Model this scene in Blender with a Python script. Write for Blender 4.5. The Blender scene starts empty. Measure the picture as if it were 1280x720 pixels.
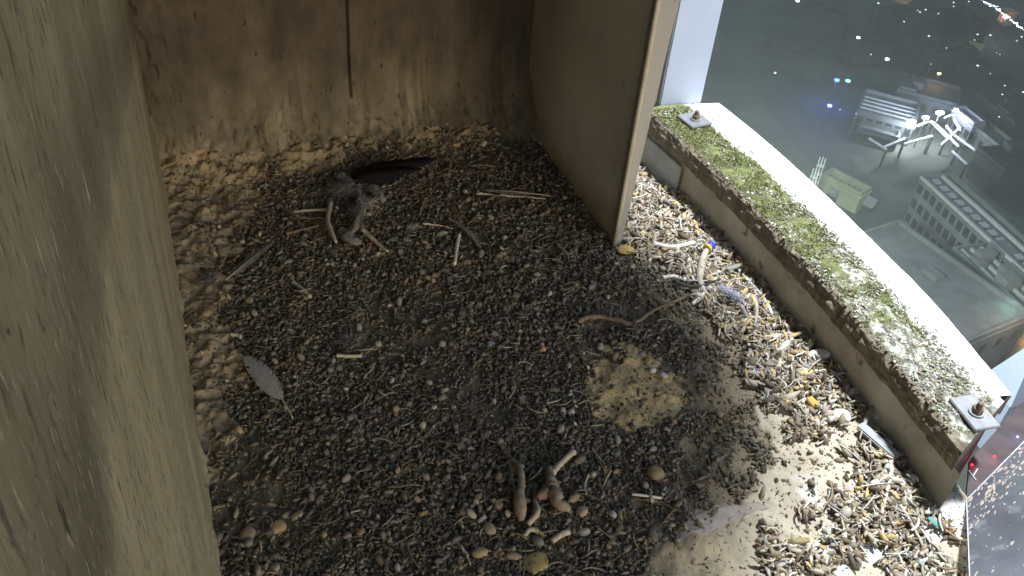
import bpy, bmesh, math, random
import numpy as np
from mathutils import Vector, Matrix, noise as mn

rnd = random.Random(7)
nr = np.random.default_rng(7)
S = bpy.context.scene
C = S.collection

# ------------------------------------------------------------------ camera, world, lights, exposure
F = 1173.03                                   # focal length in pixels of a 1280 wide picture
NAD = np.array([-140.0, 1440.0]); VAN = np.array([-560.0, -1010.0])
def _c(p): return np.array([p[0], -p[1], -F])
_z = -_c(NAD) / np.linalg.norm(_c(NAD)); _y = _c(VAN) / np.linalg.norm(_c(VAN)); _x = np.cross(_y, _z)
R = np.stack([_x, _y, _z])
EYE = np.array([0, 0, .8])
cd = bpy.data.cameras.new('camera'); cam = bpy.data.objects.new('camera', cd); C.objects.link(cam)
cd.lens = 36 * F / 1280; cd.sensor_width = 36; cd.clip_start = .005; cd.clip_end = 3000
m = Matrix([list(R[0]) + [EYE[0]], list(R[1]) + [EYE[1]], list(R[2]) + [EYE[2]], [0, 0, 0, 1]])
cam.matrix_world = m
S.camera = cam

w = bpy.data.worlds.new('World'); S.world = w; w.use_nodes = True
nt = w.node_tree; bg = nt.nodes['Background']
sky = nt.nodes.new('ShaderNodeTexSky'); sky.sky_type = 'NISHITA'; sky.sun_disc = False
sky.sun_elevation = math.radians(14); sky.sun_rotation = math.radians(165)
nt.links.new(sky.outputs[0], bg.inputs[0]); bg.inputs[1].default_value = .135

def lamp(name, kind, loc, power, col, size=.05, aim=None, **k):
    l = bpy.data.lights.new(name, kind); l.energy = power * (.175 if loc[2] < -60 else .5); l.color = col
    if kind in ('POINT', 'SPOT'): l.shadow_soft_size = size
    for a, b in k.items(): setattr(l, a, b)
    o = bpy.data.objects.new(name, l); C.objects.link(o); o.location = loc
    if aim is not None:
        o.rotation_euler = (Vector(aim) - Vector(loc)).to_track_quat('-Z', 'Y').to_euler()
    return o
LAMP = np.array([1.15, .85, 2.0])
lamp('facade_floodlight', 'SPOT', LAMP , 520, (.90, .95, 1.0), .08, aim=(.8, .8, 0), spot_size=math.radians(100), spot_blend=.3)
#lamp('ledge_floodlight', 'SPOT', (1.45, 1.05, .75), 45, (.9, .96, 1.0), .05, aim=(.85, .8, .08), spot_size=math.radians(110), spot_blend=.5)
lamp('street_floodlight', 'POINT', (44, 54, -44), 180000, (.9, 1.0, .93), 3)  # unseen lamp added to imitate the glare beyond the ledge
lamp('street_floodlight', 'POINT', (48, 78, -48), 40000, (.88, .96, 1.0), 3)  # second unseen lamp added for the same glare
S.view_settings.view_transform = 'Standard'; S.view_settings.look = 'None'
S.view_settings.exposure = 1; S.view_settings.gamma = 1
S.cycles.use_denoising = True
S.cycles.max_bounces = 8; S.cycles.diffuse_bounces = 6
S.cycles.sample_clamp_indirect = 4

def ray(px, py):
    d = R @ np.array([px - 640, -(py - 360), -F]); return d / np.linalg.norm(d)
def gz(px, py, z=0.0):                        # the point at height z seen at a pixel of the 1280x720 photograph
    d = ray(px, py); return EYE + d * ((z - .8) / d[2])
def gx(px, py, x):
    d = ray(px, py); return EYE + d * (x / d[0])
def gy(px, py, y):
    d = ray(px, py); return EYE + d * (y / d[1])

# ------------------------------------------------------------------ noise in numpy
def _hash(ix, iy, s):
    n = (ix * 374761393 + iy * 668265263 + s * 1442695041) & 0x7fffffff
    n = ((n ^ (n >> 13)) * 1274126177) & 0x7fffffff
    return ((n ^ (n >> 16)) & 0xffff) / 65535.0
def vn(x, y, s=0):
    ix = np.floor(x).astype(np.int64); iy = np.floor(y).astype(np.int64)
    fx = x - ix; fy = y - iy; fx = fx * fx * (3 - 2 * fx); fy = fy * fy * (3 - 2 * fy)
    a = _hash(ix, iy, s); b = _hash(ix + 1, iy, s); c = _hash(ix, iy + 1, s); d = _hash(ix + 1, iy + 1, s)
    return (a * (1 - fx) + b * fx) * (1 - fy) + (c * (1 - fx) + d * fx) * fy
def fbm(x, y, o=4, s=0):
    r = 0; a = .5; t = 0
    for i in range(o):
        r = r + a * vn(x * 2 ** i + 17.3 * i, y * 2 ** i + 9.1 * i, s + i); t += a; a *= .5
    return r / t
def smooth(a, b, x):
    t = np.clip((x - a) / (b - a), 0, 1); return t * t * (3 - 2 * t)
def inpoly(x, y, poly):
    x = np.asarray(x); y = np.asarray(y); r = np.zeros(x.shape, bool); n = len(poly)
    for i in range(n):
        x1, y1 = poly[i]; x2, y2 = poly[(i + 1) % n]
        if y1 == y2: continue
        c = ((y1 > y) != (y2 > y)) & (x < (x2 - x1) * (y - y1) / (y2 - y1) + x1)
        r ^= c
    return r
def proj(x, y, z):
    P = np.stack([x, y, z - .8], -1) @ R
    return 640 + F * P[..., 0] / -P[..., 2], 360 - F * P[..., 1] / -P[..., 2]

# ------------------------------------------------------------------ materials
def mat(name, cols, scale=8, rough=.85, bump=.3, bscale=None, bdist=.002, stretch=(1, 1, 1), detail=8, spots=None, attr=None, emit=None, metal=0, mottle=None, spec=.3, alpha=None):
    """cols: list of (position, colour) over fractal noise; spots: list of (scale, threshold, colour, softness)"""
    M = bpy.data.materials.new(name); M.use_nodes = True; t = M.node_tree; N = t.nodes; L = t.links
    P = N['Principled BSDF']; P.inputs['Roughness'].default_value = rough; P.inputs['Metallic'].default_value = metal
    P.inputs['Specular IOR Level'].default_value = spec
    tc = N.new('ShaderNodeTexCoord'); mp = N.new('ShaderNodeMapping'); mp.inputs['Scale'].default_value = stretch
    L.new(tc.outputs['Object'], mp.inputs[0]); vec = mp.outputs[0]
    no = N.new('ShaderNodeTexNoise'); no.inputs['Scale'].default_value = scale; no.inputs['Detail'].default_value = detail; no.inputs['Roughness'].default_value = .62
    L.new(vec, no.inputs['Vector'])
    cr = N.new('ShaderNodeValToRGB'); e = cr.color_ramp.elements
    while len(e) < len(cols): e.new(.5)
    for i, (p, c) in enumerate(cols): e[i].position = p; e[i].color = (*c, 1)
    L.new(no.outputs['Fac'], cr.inputs[0]); col = cr.outputs[0]
    def mix(fac, a, b, kind='MIX'):
        x = N.new('ShaderNodeMix'); x.data_type = 'RGBA'; x.blend_type = kind
        if isinstance(fac, float): x.inputs[0].default_value = fac
        else: L.new(fac, x.inputs[0])
        for v, s in ((a, 6), (b, 7)):
            if isinstance(v, tuple): x.inputs[s].default_value = (*v, 1)
            else: L.new(v, x.inputs[s])
        return x.outputs[2]
    if attr:
        at = N.new('ShaderNodeAttribute'); at.attribute_name = attr
        col = mix(1.0, col, at.outputs['Color'], 'MULTIPLY')
    for k, sp in enumerate(spots or []):
        n2 = N.new('ShaderNodeTexNoise'); n2.inputs['Scale'].default_value = sp[0]; n2.inputs['Detail'].default_value = 5
        L.new(vec, n2.inputs['Vector'])
        mr = N.new('ShaderNodeMapRange'); mr.inputs['From Min'].default_value = sp[1]; mr.inputs['From Max'].default_value = sp[1] + sp[3]
        L.new(n2.outputs['Fac'], mr.inputs[0]); col = mix(mr.outputs[0], col, sp[2])
    L.new(col, P.inputs['Base Color'])
    if bump:
        nb = N.new('ShaderNodeTexNoise'); nb.inputs['Scale'].default_value = bscale or scale * 6; nb.inputs['Detail'].default_value = 8; nb.inputs['Roughness'].default_value = .65
        L.new(vec, nb.inputs['Vector'])
        b = N.new('ShaderNodeBump'); b.inputs['Strength'].default_value = bump; b.inputs['Distance'].default_value = bdist
        L.new(nb.outputs['Fac'], b.inputs['Height']); L.new(b.outputs[0], P.inputs['Normal'])
    if emit:
        P.inputs['Emission Color'].default_value = (*emit[0], 1); P.inputs['Emission Strength'].default_value = emit[1] * .5
    if alpha is not None:
        P.inputs['Alpha'].default_value = alpha
    return M
def plain(name, c, rough=.7, **k):
    return mat(name, [(.3, tuple(v * .75 for v in c)), (.7, tuple(min(1, v * 1.2) for v in c))], rough=rough, **k)

# ------------------------------------------------------------------ mesh helpers
def link(name, me, M, parent=None):
    o = bpy.data.objects.new(name, me); C.objects.link(o)
    if M is not None:
        for x in (M if isinstance(M, (list, tuple)) else [M]): me.materials.append(x)
    if parent is not None: o.parent = parent
    return o
def mesh(name, v, f, M, parent=None, sm=False):
    me = bpy.data.meshes.new(name); me.from_pydata([tuple(map(float, p)) for p in v], [], [list(map(int, q)) for q in f])
    me.validate()
    if sm: me.shade_smooth()
    return link(name, me, M, parent)
def tag(o, label, cat, group=None, kind=None):
    if label: o['label'] = label
    if cat: o['category'] = cat
    if group: o['group'] = group
    if kind: o['kind'] = kind
    return o
def empty(name, loc, label, cat, group=None, rz=0):
    o = bpy.data.objects.new(name, None); C.objects.link(o); o.location = loc; o.rotation_euler[2] = rz; o.empty_display_size = .01
    return tag(o, label, cat, group)
def struct(o): o['kind'] = 'structure'; return o
def grid(name, fn, nu, nv, M, sm=True, parent=None, col=None):
    u, v = np.meshgrid(np.linspace(0, 1, nu), np.linspace(0, 1, nv), indexing='ij')
    P = fn(u, v); P = np.stack(P, -1).reshape(-1, 3)
    idx = np.arange(nu * nv).reshape(nu, nv)
    q = np.stack([idx[:-1, :-1], idx[1:, :-1], idx[1:, 1:], idx[:-1, 1:]], -1).reshape(-1, 4)
    me = fastmesh(name, P, q, 4)
    if col is not None: paint(me, col(u, v).reshape(-1, 3))
    if sm: me.shade_smooth()
    return link(name, me, M, parent)
def fastmesh(name, P, q, k):
    me = bpy.data.meshes.new(name); me.vertices.add(len(P)); me.vertices.foreach_set('co', np.ascontiguousarray(P, dtype=np.float32).ravel())
    me.loops.add(len(q) * k); me.loops.foreach_set('vertex_index', np.ascontiguousarray(q, dtype=np.int32).ravel())
    me.polygons.add(len(q)); me.polygons.foreach_set('loop_start', np.arange(0, len(q) * k, k, dtype=np.int32))
    me.update(calc_edges=True); me.validate()
    return me
def paint(me, cols):
    a = me.color_attributes.new('tone', 'FLOAT_COLOR', 'POINT')
    a.data.foreach_set('color', np.concatenate([cols, np.ones((len(cols), 1))], 1).astype(np.float32).ravel())
def box(bm, x0, x1, y0, y1, z0, z1, bev=0):
    vs = [bm.verts.new(p) for p in ((x0, y0, z0), (x1, y0, z0), (x1, y1, z0), (x0, y1, z0), (x0, y0, z1), (x1, y0, z1), (x1, y1, z1), (x0, y1, z1))]
    fs = [bm.faces.new([vs[i] for i in q]) for q in ((3, 2, 1, 0), (4, 5, 6, 7), (0, 1, 5, 4), (1, 2, 6, 5), (2, 3, 7, 6), (3, 0, 4, 7))]
    if bev:
        es = list({e for f in fs for e in f.edges}); bmesh.ops.bevel(bm, geom=es, offset=bev, segments=2, affect='EDGES')
def bmobj(name, bm, M, parent=None, sm=False):
    bmesh.ops.recalc_face_normals(bm, faces=bm.faces[:])
    me = bpy.data.meshes.new(name); bm.to_mesh(me); bm.free()
    if sm: me.shade_smooth()
    return link(name, me, M, parent)
def tube(pts, rad, n=8, wob=0, seed=0):
    """a closed tapering tube along pts -> verts, faces"""
    pts = [Vector(p) for p in pts]; V = []; Fc = []
    up = Vector((0, 0, 1)); rs = random.Random(seed)
    for i, p in enumerate(pts):
        t = (pts[min(i + 1, len(pts) - 1)] - pts[max(i - 1, 0)]).normalized()
        a = t.cross(up); a = a.normalized() if a.length > .05 else t.cross(Vector((0, 1, 0))).normalized()
        b = t.cross(a)
        for k in range(n):
            th = 2 * math.pi * k / n; r = rad[i] * (1 + wob * (rs.random() - .5) * 2)
            V.append(p + (a * math.cos(th) + b * math.sin(th)) * r)
    for i in range(len(pts) - 1):
        for k in range(n): Fc.append((i * n + k, i * n + (k + 1) % n, (i + 1) * n + (k + 1) % n, (i + 1) * n + k))
    Fc.append(tuple(range(n))[::-1]); Fc.append(tuple(range((len(pts) - 1) * n, len(pts) * n)))
    return V, Fc
def spline(pts, n):
    P = [Vector(p) for p in pts]
    if len(P) == 2: return [P[0].lerp(P[1], i / n) for i in range(n + 1)]
    out = []; m_ = len(P) - 1
    for i in range(n + 1):
        t = i / n * m_; k = min(int(t), m_ - 1); u = t - k
        p0 = P[max(k - 1, 0)]; p1 = P[k]; p2 = P[k + 1]; p3 = P[min(k + 2, m_)]
        out.append(.5 * ((2 * p1) + (p2 - p0) * u + (2 * p0 - 5 * p1 + 4 * p2 - p3) * u * u + (3 * p1 - p0 - 3 * p2 + p3) * u ** 3))
    return out
def rag(pts, s): return [Vector(p) for p in pts]

# ------------------------------------------------------------------ materials of the niche
dirtcols = [(.3, (.17, .125, .075)), (.48, (.26, .2, .12)), (.62, (.36, .29, .19)), (.75, (.44, .38, .28))]
M_floor = mat('guano_floor', [(0, (1, 1, 1)), (1, (1, 1, 1))], scale=30, bump=.7, bscale=260, bdist=.003, attr='tone', spots=[(190, .60, (.07, .055, .04), .05), (60, .66, (.10, .075, .05), .06)], rough=.95)
M_back = mat('stained_concrete', [(.32, (.076, .070, .056)), (.5, (.135, .125, .10)), (.66, (.212, .198, .16))], scale=11, stretch=(1.4, 1, .45), bump=.6, bscale=70, bdist=.004, spots=[(26, .62, (.08, .06, .04), .10), (75, .66, (.04, .032, .024), .03), (150, .69, (.03, .024, .018), .03)], attr='tone')
M_left = mat('worn_concrete', [(.3, (.14, .13, .096)), (.5, (.205, .192, .145)), (.7, (.285, .268, .205))], scale=7, stretch=(1, 1.6, .5), bump=.5, bscale=60, bdist=.003, spots=[(170, .56, (.10, .097, .07), .12), (260, .60, (.29, .28, .22), .10), (60, .68, (.05, .046, .035), .04), (45, .70, (.38, .36, .29), .05), (420, .66, (.05, .045, .035), .04)], attr='tone')
M_par = mat('parapet_render', [(.3, (.34, .29, .23)), (.5, (.47, .42, .34)), (.7, (.6, .55, .47))], scale=14, bump=.5, bscale=90, spots=[(36, .64, (.16, .12, .085), .08)])
M_cope = mat('coping_stone', [(0, (1, 1, 1)), (1, (1, 1, 1))], scale=40, bump=.8, bscale=220, bdist=.003, attr='tone', rough=.95)
M_gravel = mat('gravel_stone', [(.2, (.8, .8, .8)), (.8, (1.1, 1.1, 1.1))], scale=180, bump=.25, bscale=600, bdist=.001, attr='tone', rough=.7)
M_grey = mat('grey_board', [(.3, (.46, .46, .43)), (.55, (.55, .55, .52)), (.75, (.62, .62, .59))], scale=5, bump=.2, bscale=50, spots=[(20, .7, (.25, .2, .14), .12)], attr='tone')
M_flange = mat('metal_flange', [(.3, (.24, .25, .25)), (.7, (.34, .35, .35))], scale=9, stretch=(1, 1, .3), bump=.15, rough=.55, spots=[(30, .66, (.2, .15, .1), .08)])
M_post = mat('painted_post', [(.3, (.27, .33, .46)), (.7, (.34, .40, .53))], scale=8, stretch=(1, 1, .4), bump=.12, rough=.5, spots=[(28, .7, (.35, .36, .36), .06)])
M_white = mat('whitewashed_edge', [(.3, (.72, .74, .74)), (.7, (.85, .86, .85))], scale=30, bump=.3, bscale=120, rough=.8)  # white colour stands for the blown floodlight glare on the ledge edge
M_plate = mat('galvanised_plate', [(.3, (.17, .175, .185)), (.7, (.27, .275, .29))], scale=60, bump=.3, bscale=300, rough=.45, metal=.4, spots=[(120, .62, (.22, .18, .14), .08)])
M_bolt = mat('rusty_bolt', [(.3, (.1, .075, .055)), (.7, (.2, .15, .11))], scale=200, bump=.3, rough=.7, metal=.3)

# ------------------------------------------------------------------ floor with its crusts
foot0 = .739
def bow(y): return -.16 * (y - .79) ** 2
PX = lambda l: l
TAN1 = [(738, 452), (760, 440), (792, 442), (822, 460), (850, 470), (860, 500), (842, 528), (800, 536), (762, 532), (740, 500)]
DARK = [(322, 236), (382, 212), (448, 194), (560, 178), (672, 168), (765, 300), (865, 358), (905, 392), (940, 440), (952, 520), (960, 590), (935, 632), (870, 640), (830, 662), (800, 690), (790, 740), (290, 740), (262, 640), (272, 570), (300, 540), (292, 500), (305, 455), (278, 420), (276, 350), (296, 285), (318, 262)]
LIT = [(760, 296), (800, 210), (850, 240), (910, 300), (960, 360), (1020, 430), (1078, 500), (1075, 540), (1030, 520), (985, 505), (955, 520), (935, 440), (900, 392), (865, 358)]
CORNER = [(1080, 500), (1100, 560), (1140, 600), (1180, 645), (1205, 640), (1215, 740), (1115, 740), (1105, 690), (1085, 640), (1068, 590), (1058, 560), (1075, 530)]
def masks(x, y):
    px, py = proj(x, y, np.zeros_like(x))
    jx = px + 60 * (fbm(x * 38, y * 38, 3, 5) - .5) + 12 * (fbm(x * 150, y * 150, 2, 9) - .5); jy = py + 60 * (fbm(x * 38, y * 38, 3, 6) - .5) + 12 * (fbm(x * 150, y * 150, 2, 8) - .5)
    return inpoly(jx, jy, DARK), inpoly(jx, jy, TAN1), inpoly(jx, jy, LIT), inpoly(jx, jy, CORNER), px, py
def floorz(x, y):
    d, t, l, c, px, py = masks(x, y)
    z = .008 * (fbm(x * 9, y * 9, 3, 1) - .5) + .007 * (fbm(x * 45, y * 45, 3, 2) - .5)
    crust = ~d | t
    lump = np.where(px < 420, .013, .005)
    z = z + crust * (lump * (fbm(x * 90, y * 90, 3, 3) - .42))
    z = z + .022 * smooth(1.22, 1.33, y) * (.5 + fbm(x * 60, y * 60, 3, 4)) * (x < .5) + .008 * smooth(.05, -.03, x)
    z = z - .003 * (d & ~t) + .0022 * (fbm(x * 200, y * 200, 2, 7) - .5)
    return z
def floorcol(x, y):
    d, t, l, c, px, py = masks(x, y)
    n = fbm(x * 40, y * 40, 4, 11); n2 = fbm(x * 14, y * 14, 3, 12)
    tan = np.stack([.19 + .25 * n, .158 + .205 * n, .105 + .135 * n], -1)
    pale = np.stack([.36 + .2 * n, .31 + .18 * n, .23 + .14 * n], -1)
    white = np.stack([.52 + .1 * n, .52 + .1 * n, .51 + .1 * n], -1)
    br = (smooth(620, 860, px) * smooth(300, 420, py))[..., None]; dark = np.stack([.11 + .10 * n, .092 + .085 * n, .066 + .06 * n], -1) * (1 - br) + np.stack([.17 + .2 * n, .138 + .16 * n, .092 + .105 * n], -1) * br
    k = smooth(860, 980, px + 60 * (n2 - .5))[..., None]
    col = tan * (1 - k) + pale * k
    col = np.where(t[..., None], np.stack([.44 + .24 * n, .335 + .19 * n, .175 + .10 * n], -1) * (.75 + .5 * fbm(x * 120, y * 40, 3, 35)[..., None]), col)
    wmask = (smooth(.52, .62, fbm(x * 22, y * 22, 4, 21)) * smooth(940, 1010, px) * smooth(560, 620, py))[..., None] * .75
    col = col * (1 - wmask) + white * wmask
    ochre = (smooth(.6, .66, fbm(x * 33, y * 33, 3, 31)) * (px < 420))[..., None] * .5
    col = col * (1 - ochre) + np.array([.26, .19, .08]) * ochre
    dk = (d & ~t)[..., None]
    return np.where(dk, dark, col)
def ffn(u, v):
    x = -.06 + u * .82; y = -.45 + v * 1.83
    y = np.where(v < .2, -.45 + v / .2 * .7, .25 + (v - .2) / .8 * 1.12)
    return x, y, floorz(x, y)
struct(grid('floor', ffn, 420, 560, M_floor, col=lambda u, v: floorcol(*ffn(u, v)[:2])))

# ------------------------------------------------------------------ walls
def backfn(u, v):
    x = -.06 + u * .66; z = -.03 + v ** 1.25 * 1.03
    n = fbm(x * 55, z * 55, 4, 41)
    cr = smooth(.115, .0, z + .04 * (fbm(x * 12, z * 3, 3, 42) - .5)) * .034 * (.2 + 1.5 * n)
    cor = smooth(.05, -.02, x) * .02 * (.3 + fbm(x * 80, z * 40, 3, 44)) * smooth(.5, .15, z)
    rcor = smooth(.46, .58, x) * smooth(.13, .0, z) * .05 * (.3 + fbm(x * 40, z * 40, 3, 45))
    y = 1.335 - cr - cor - rcor - .004 * fbm(x * 7, z * 7, 3, 43) - .0012 * fbm(x * 160, z * 160, 2, 46)
    k = np.exp(-((x - .268 - .0015 * (fbm(z * 20, z * 0, 2, 47) - .5)) / .0016) ** 2) * (z > .078)
    return x, y + .006 * k, z
def backcol(u, v):
    x, y, z = backfn(u, v)
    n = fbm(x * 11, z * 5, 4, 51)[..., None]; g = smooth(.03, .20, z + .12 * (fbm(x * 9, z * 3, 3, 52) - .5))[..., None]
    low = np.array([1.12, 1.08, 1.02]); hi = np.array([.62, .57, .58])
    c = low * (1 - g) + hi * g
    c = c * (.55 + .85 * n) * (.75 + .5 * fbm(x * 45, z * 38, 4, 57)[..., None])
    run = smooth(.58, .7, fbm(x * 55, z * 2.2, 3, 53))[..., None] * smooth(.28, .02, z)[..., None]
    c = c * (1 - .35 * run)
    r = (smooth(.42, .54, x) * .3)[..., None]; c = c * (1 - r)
    k = (np.exp(-((x - .268) / .0017) ** 2) * (z > .078))[..., None]
    return c * (1 - .85 * k)
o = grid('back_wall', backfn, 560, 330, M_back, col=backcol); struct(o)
def leftfn(u, v):
    y = -.5 + u * 1.86; z = -.03 + v * 1.03
    x = -.030 - .003 * fbm(y * 6, z * 6, 3, 61) - .0008 * fbm(y * 90, z * 90, 3, 62)
    x = x + .010 * smooth(.09, -.01, z) * fbm(y * 30, z * 30, 3, 63)
    return x, y, z
def leftcol(u, v):
    x, y, z = leftfn(u, v); px, py = proj(x, np.maximum(y, .02), z)
    n = fbm(y * 12, z * 8, 4, 65)[..., None]
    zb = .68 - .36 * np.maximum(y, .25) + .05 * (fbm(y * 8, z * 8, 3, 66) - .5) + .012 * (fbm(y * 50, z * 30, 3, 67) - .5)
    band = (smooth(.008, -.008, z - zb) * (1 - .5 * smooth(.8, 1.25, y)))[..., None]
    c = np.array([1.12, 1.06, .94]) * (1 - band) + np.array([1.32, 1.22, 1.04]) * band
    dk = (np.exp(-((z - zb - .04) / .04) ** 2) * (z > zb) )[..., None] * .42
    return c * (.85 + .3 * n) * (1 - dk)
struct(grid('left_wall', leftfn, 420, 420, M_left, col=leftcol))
# unseen roof slab, edge shaped to cast the floor shadow, open on the right
bm = bmesh.new()
sh = [(.60, 1.0), (.637, .838), (.651, .777), (.651, .704), (.615, .615), (.585, .53), (.54, .485), (.42, .40), (.40, .30), (.38, -.5)]
zr = 1.0; k = (LAMP[2] - zr) / LAMP[2]
edge = [(LAMP[0] + (a - LAMP[0]) * k, LAMP[1] + (b - LAMP[1]) * k) for a, b in sh]
edge = [(edge[0][0] - .03, 1.6)] + edge
edge = edge[:-1] + [(edge[-2][0], -.12)]
poly = edge + [(-.3, -.12), (-.3, 1.6)]
lo = [bm.verts.new((a, b, zr)) for a, b in poly]; hi = [bm.verts.new((a, b, zr + .12)) for a, b in poly]
bm.faces.new(lo[::-1]); bm.faces.new(hi)
for i in range(len(poly)): bm.faces.new((lo[i], lo[(i + 1) % len(poly)], hi[(i + 1) % len(poly)], hi[i]))
struct(bmobj('ceiling', bm, M_left))

# partition board at the right of the back wall
pz = .57
pan = empty('partition_board', (pz, 1.33, 0), 'tall smooth grey partition board standing at the right end of the back wall', 'partition')
def pfn(u, v):
    y = .968 + u * .37; z = -.02 + v * 1.0
    return pz - .002 * fbm(y * 9, z * 9, 3, 71) - pz, y - 1.33, z
def pcol(u, v):
    x, y, z = pfn(u, v); y = y + 1.33; n = fbm(y * 9, z * 7, 4, 72)[..., None]
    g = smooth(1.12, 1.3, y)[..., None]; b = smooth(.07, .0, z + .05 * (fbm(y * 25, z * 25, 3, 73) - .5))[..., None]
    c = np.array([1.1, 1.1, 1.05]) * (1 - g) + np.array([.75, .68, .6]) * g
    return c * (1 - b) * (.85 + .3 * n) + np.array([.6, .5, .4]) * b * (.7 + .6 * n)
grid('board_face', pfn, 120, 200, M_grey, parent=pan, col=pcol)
bm = bmesh.new(); box(bm, .004, .018, -.36, .0, -.02, .98); bmobj('board_core', bm, M_flange, pan)
v = []
for z, wd in ((-.02, .010), (.98, .062)):
    for a, b in ((.0, 0), (1, 0), (1, 1), (0, 1)):
        v.append((-.003 + a * wd, -.3635 - .012 + b * .012, z))
f = [(3, 2, 1, 0), (4, 5, 6, 7), (0, 1, 5, 4), (1, 2, 6, 5), (2, 3, 7, 6), (3, 0, 4, 7)]
mesh('edge_flange', v, f, M_flange, pan)
V_, F_ = tube([(-.003, -.377, z) for z in np.linspace(-.0, .98, 12)], [.0032] * 12, 8, .15, 3)
mesh('edge_bead', V_, F_, plain('pale_bead', (.42, .4, .34)), pan, True)

# ------------------------------------------------------------------ parapet, coping
def parfn(u, v):
    y = .425 + u * .80; z = -.03 + v * .087
    return foot0 + bow(y) + .004 - .003 * fbm(y * 20, z * 20, 3, 81) - .004 * smooth(.02, -.01, z) * fbm(y * 60, z * 60, 2, 82), y, z
pw = empty('parapet_wall', (foot0, .8, 0), 'low brown rendered parapet under the mossy outer coping', 'wall')
def shift(fn, o):
    return lambda u, v: tuple(a - b for a, b in zip(fn(u, v), o))
grid('render_face', shift(parfn, (foot0, .8, 0)), 260, 40, M_par, parent=pw)
bm = bmesh.new()
ys = np.linspace(.425, 1.225, 30)
for a, b in zip(ys[:-1], ys[1:]):
    pass
ring = [(foot0 + bow(y) + .006, y) for y in ys[1:]] + [(.845 + bow(y), y) for y in ys[::-1] if y > .5] + [(.845 + bow(.49), .491), (foot0 + bow(.44) + .006, .4375)]
lo = [bm.verts.new((x - foot0, y - .8, -.4)) for x, y in ring]; hi = [bm.verts.new((x - foot0, y - .8, .0545)) for x, y in ring]
bm.faces.new(lo[::-1]); bm.faces.new(hi)
for i in range(len(ring)): bm.faces.new((lo[i], lo[(i + 1) % len(ring)], hi[(i + 1) % len(ring)], hi[i]))
bmobj('masonry_core', bm, plain('dark_masonry', (.07, .055, .05), scale=20), pw)

cop = empty('stone_coping', (.8, .8, .06), 'long mossy stone coping with a whitewashed outer edge on the parapet', 'ledge')
CB = lambda y: bow(y)
def prof(s):                                        # section of the coping, s 0..1 from under the inner lip to the outer foot
    pts = np.array([(.742, .0575), (.7345, .0585), (.7335, .072), (.736, .086), (.741, .090), (.77, .0905), (.80, .090), (.828, .088)])
    t = np.linspace(0, 1, len(pts)); return np.interp(s, t, pts[:, 0]), np.interp(s, t, pts[:, 1])
def outx(y): return .862 + .012 * smooth(.7, 1.15, y) - .014 * smooth(.7, .45, y)
def endy(x, y): return y
def copefn(u, v):
    xs, zs = prof(v)
    y0 = .432 + (xs - .735) * .5; y1 = 1.178
    y = y0 + u * (y1 - y0)
    rough = .0045 * (fbm(y * 120, xs * 120, 4, 91) - .5) + .005 * (fbm(y * 30, xs * 30, 3, 92) - .5)
    face = smooth(.745, .735, xs)
    top = smooth(.735, .745, xs)
    x = xs + CB(y) - face * .006 * (fbm(y * 70, zs * 150, 3, 93) - .4)
    z = zs + rough * top
    return x - .8, y - .8, z - .06
def copecol(u, v):
    x, y, z = copefn(u, v); x = x + .8; y = y + .8; xs = x - CB(y)
    n = fbm(x * 60, y * 60, 4, 95); n2 = fbm(x * 160, y * 160, 3, 96); n3 = fbm(x * 60, y * 14, 3, 97)
    moss = np.stack([.08 + .12 * n2, .095 + .12 * n2, .035 + .05 * n2], -1)
    n4 = smooth(.3, .7, fbm(x * 240 + n * 3, y * 110, 3, 99)); og = smooth(.745, .82, xs); dry_and_glare = np.stack([.09 + (.36 + .12 * og) * n4 * n2 * 1.8, .088 + (.35 + .12 * og) * n4 * n2 * 1.8, .07 + (.30 + .12 * og) * n4 * n2 * 1.8], -1)  # og: dry stone painted paler outward, part of the floodlight glare
    edge = np.stack([.10 + .2 * n2, .085 + .17 * n2, .06 + .12 * n2], -1)
    g = smooth(.42, .62, n * .62 + .42 * smooth(.5, 1.0, y) + .12 * (n3 - .5) + .08 - .2 * smooth(.80, .83, xs))[..., None]
    c = moss * g + dry_and_glare * (1 - g)
    f = smooth(.745, .739, xs + .006 * (n - .5))[..., None]
    c = c * (1 - f) + edge * f
    glare = (smooth(.0, .012, xs - .803 + .026 * (n - .5) + .016 * (n2 - .5)) * .95)[..., None]  # outer band of the top painted white as floodlight glare
    return c * (1 - glare) + np.array([.8, .82, .8]) * glare
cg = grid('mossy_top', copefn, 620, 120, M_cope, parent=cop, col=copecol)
def outfn(u, v):
    t = np.array([0, .3, .85, 1.0]); 
    y0 = .432 + (.845 - .735) * .5; y = y0 + u * (1.178 - y0)
    xo = outx(y)
    xs = np.where(v < .35, .826 + (xo - .826) * v / .35, np.where(v < .5, xo, xo - .001)); z = np.where(v < .35, .0885 - .004 * v / .35, .0845 - (v - .35) * .05)
    return xs + CB(y) - .8, y - .8 , z - .06 + .0016 * (fbm(y * 60, xs * 60, 3, 98) - .5) * (v < .4)
grid('whitewashed_edge', outfn, 300, 24, M_white, parent=cop)  # outer edge in the painted glare white
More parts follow.
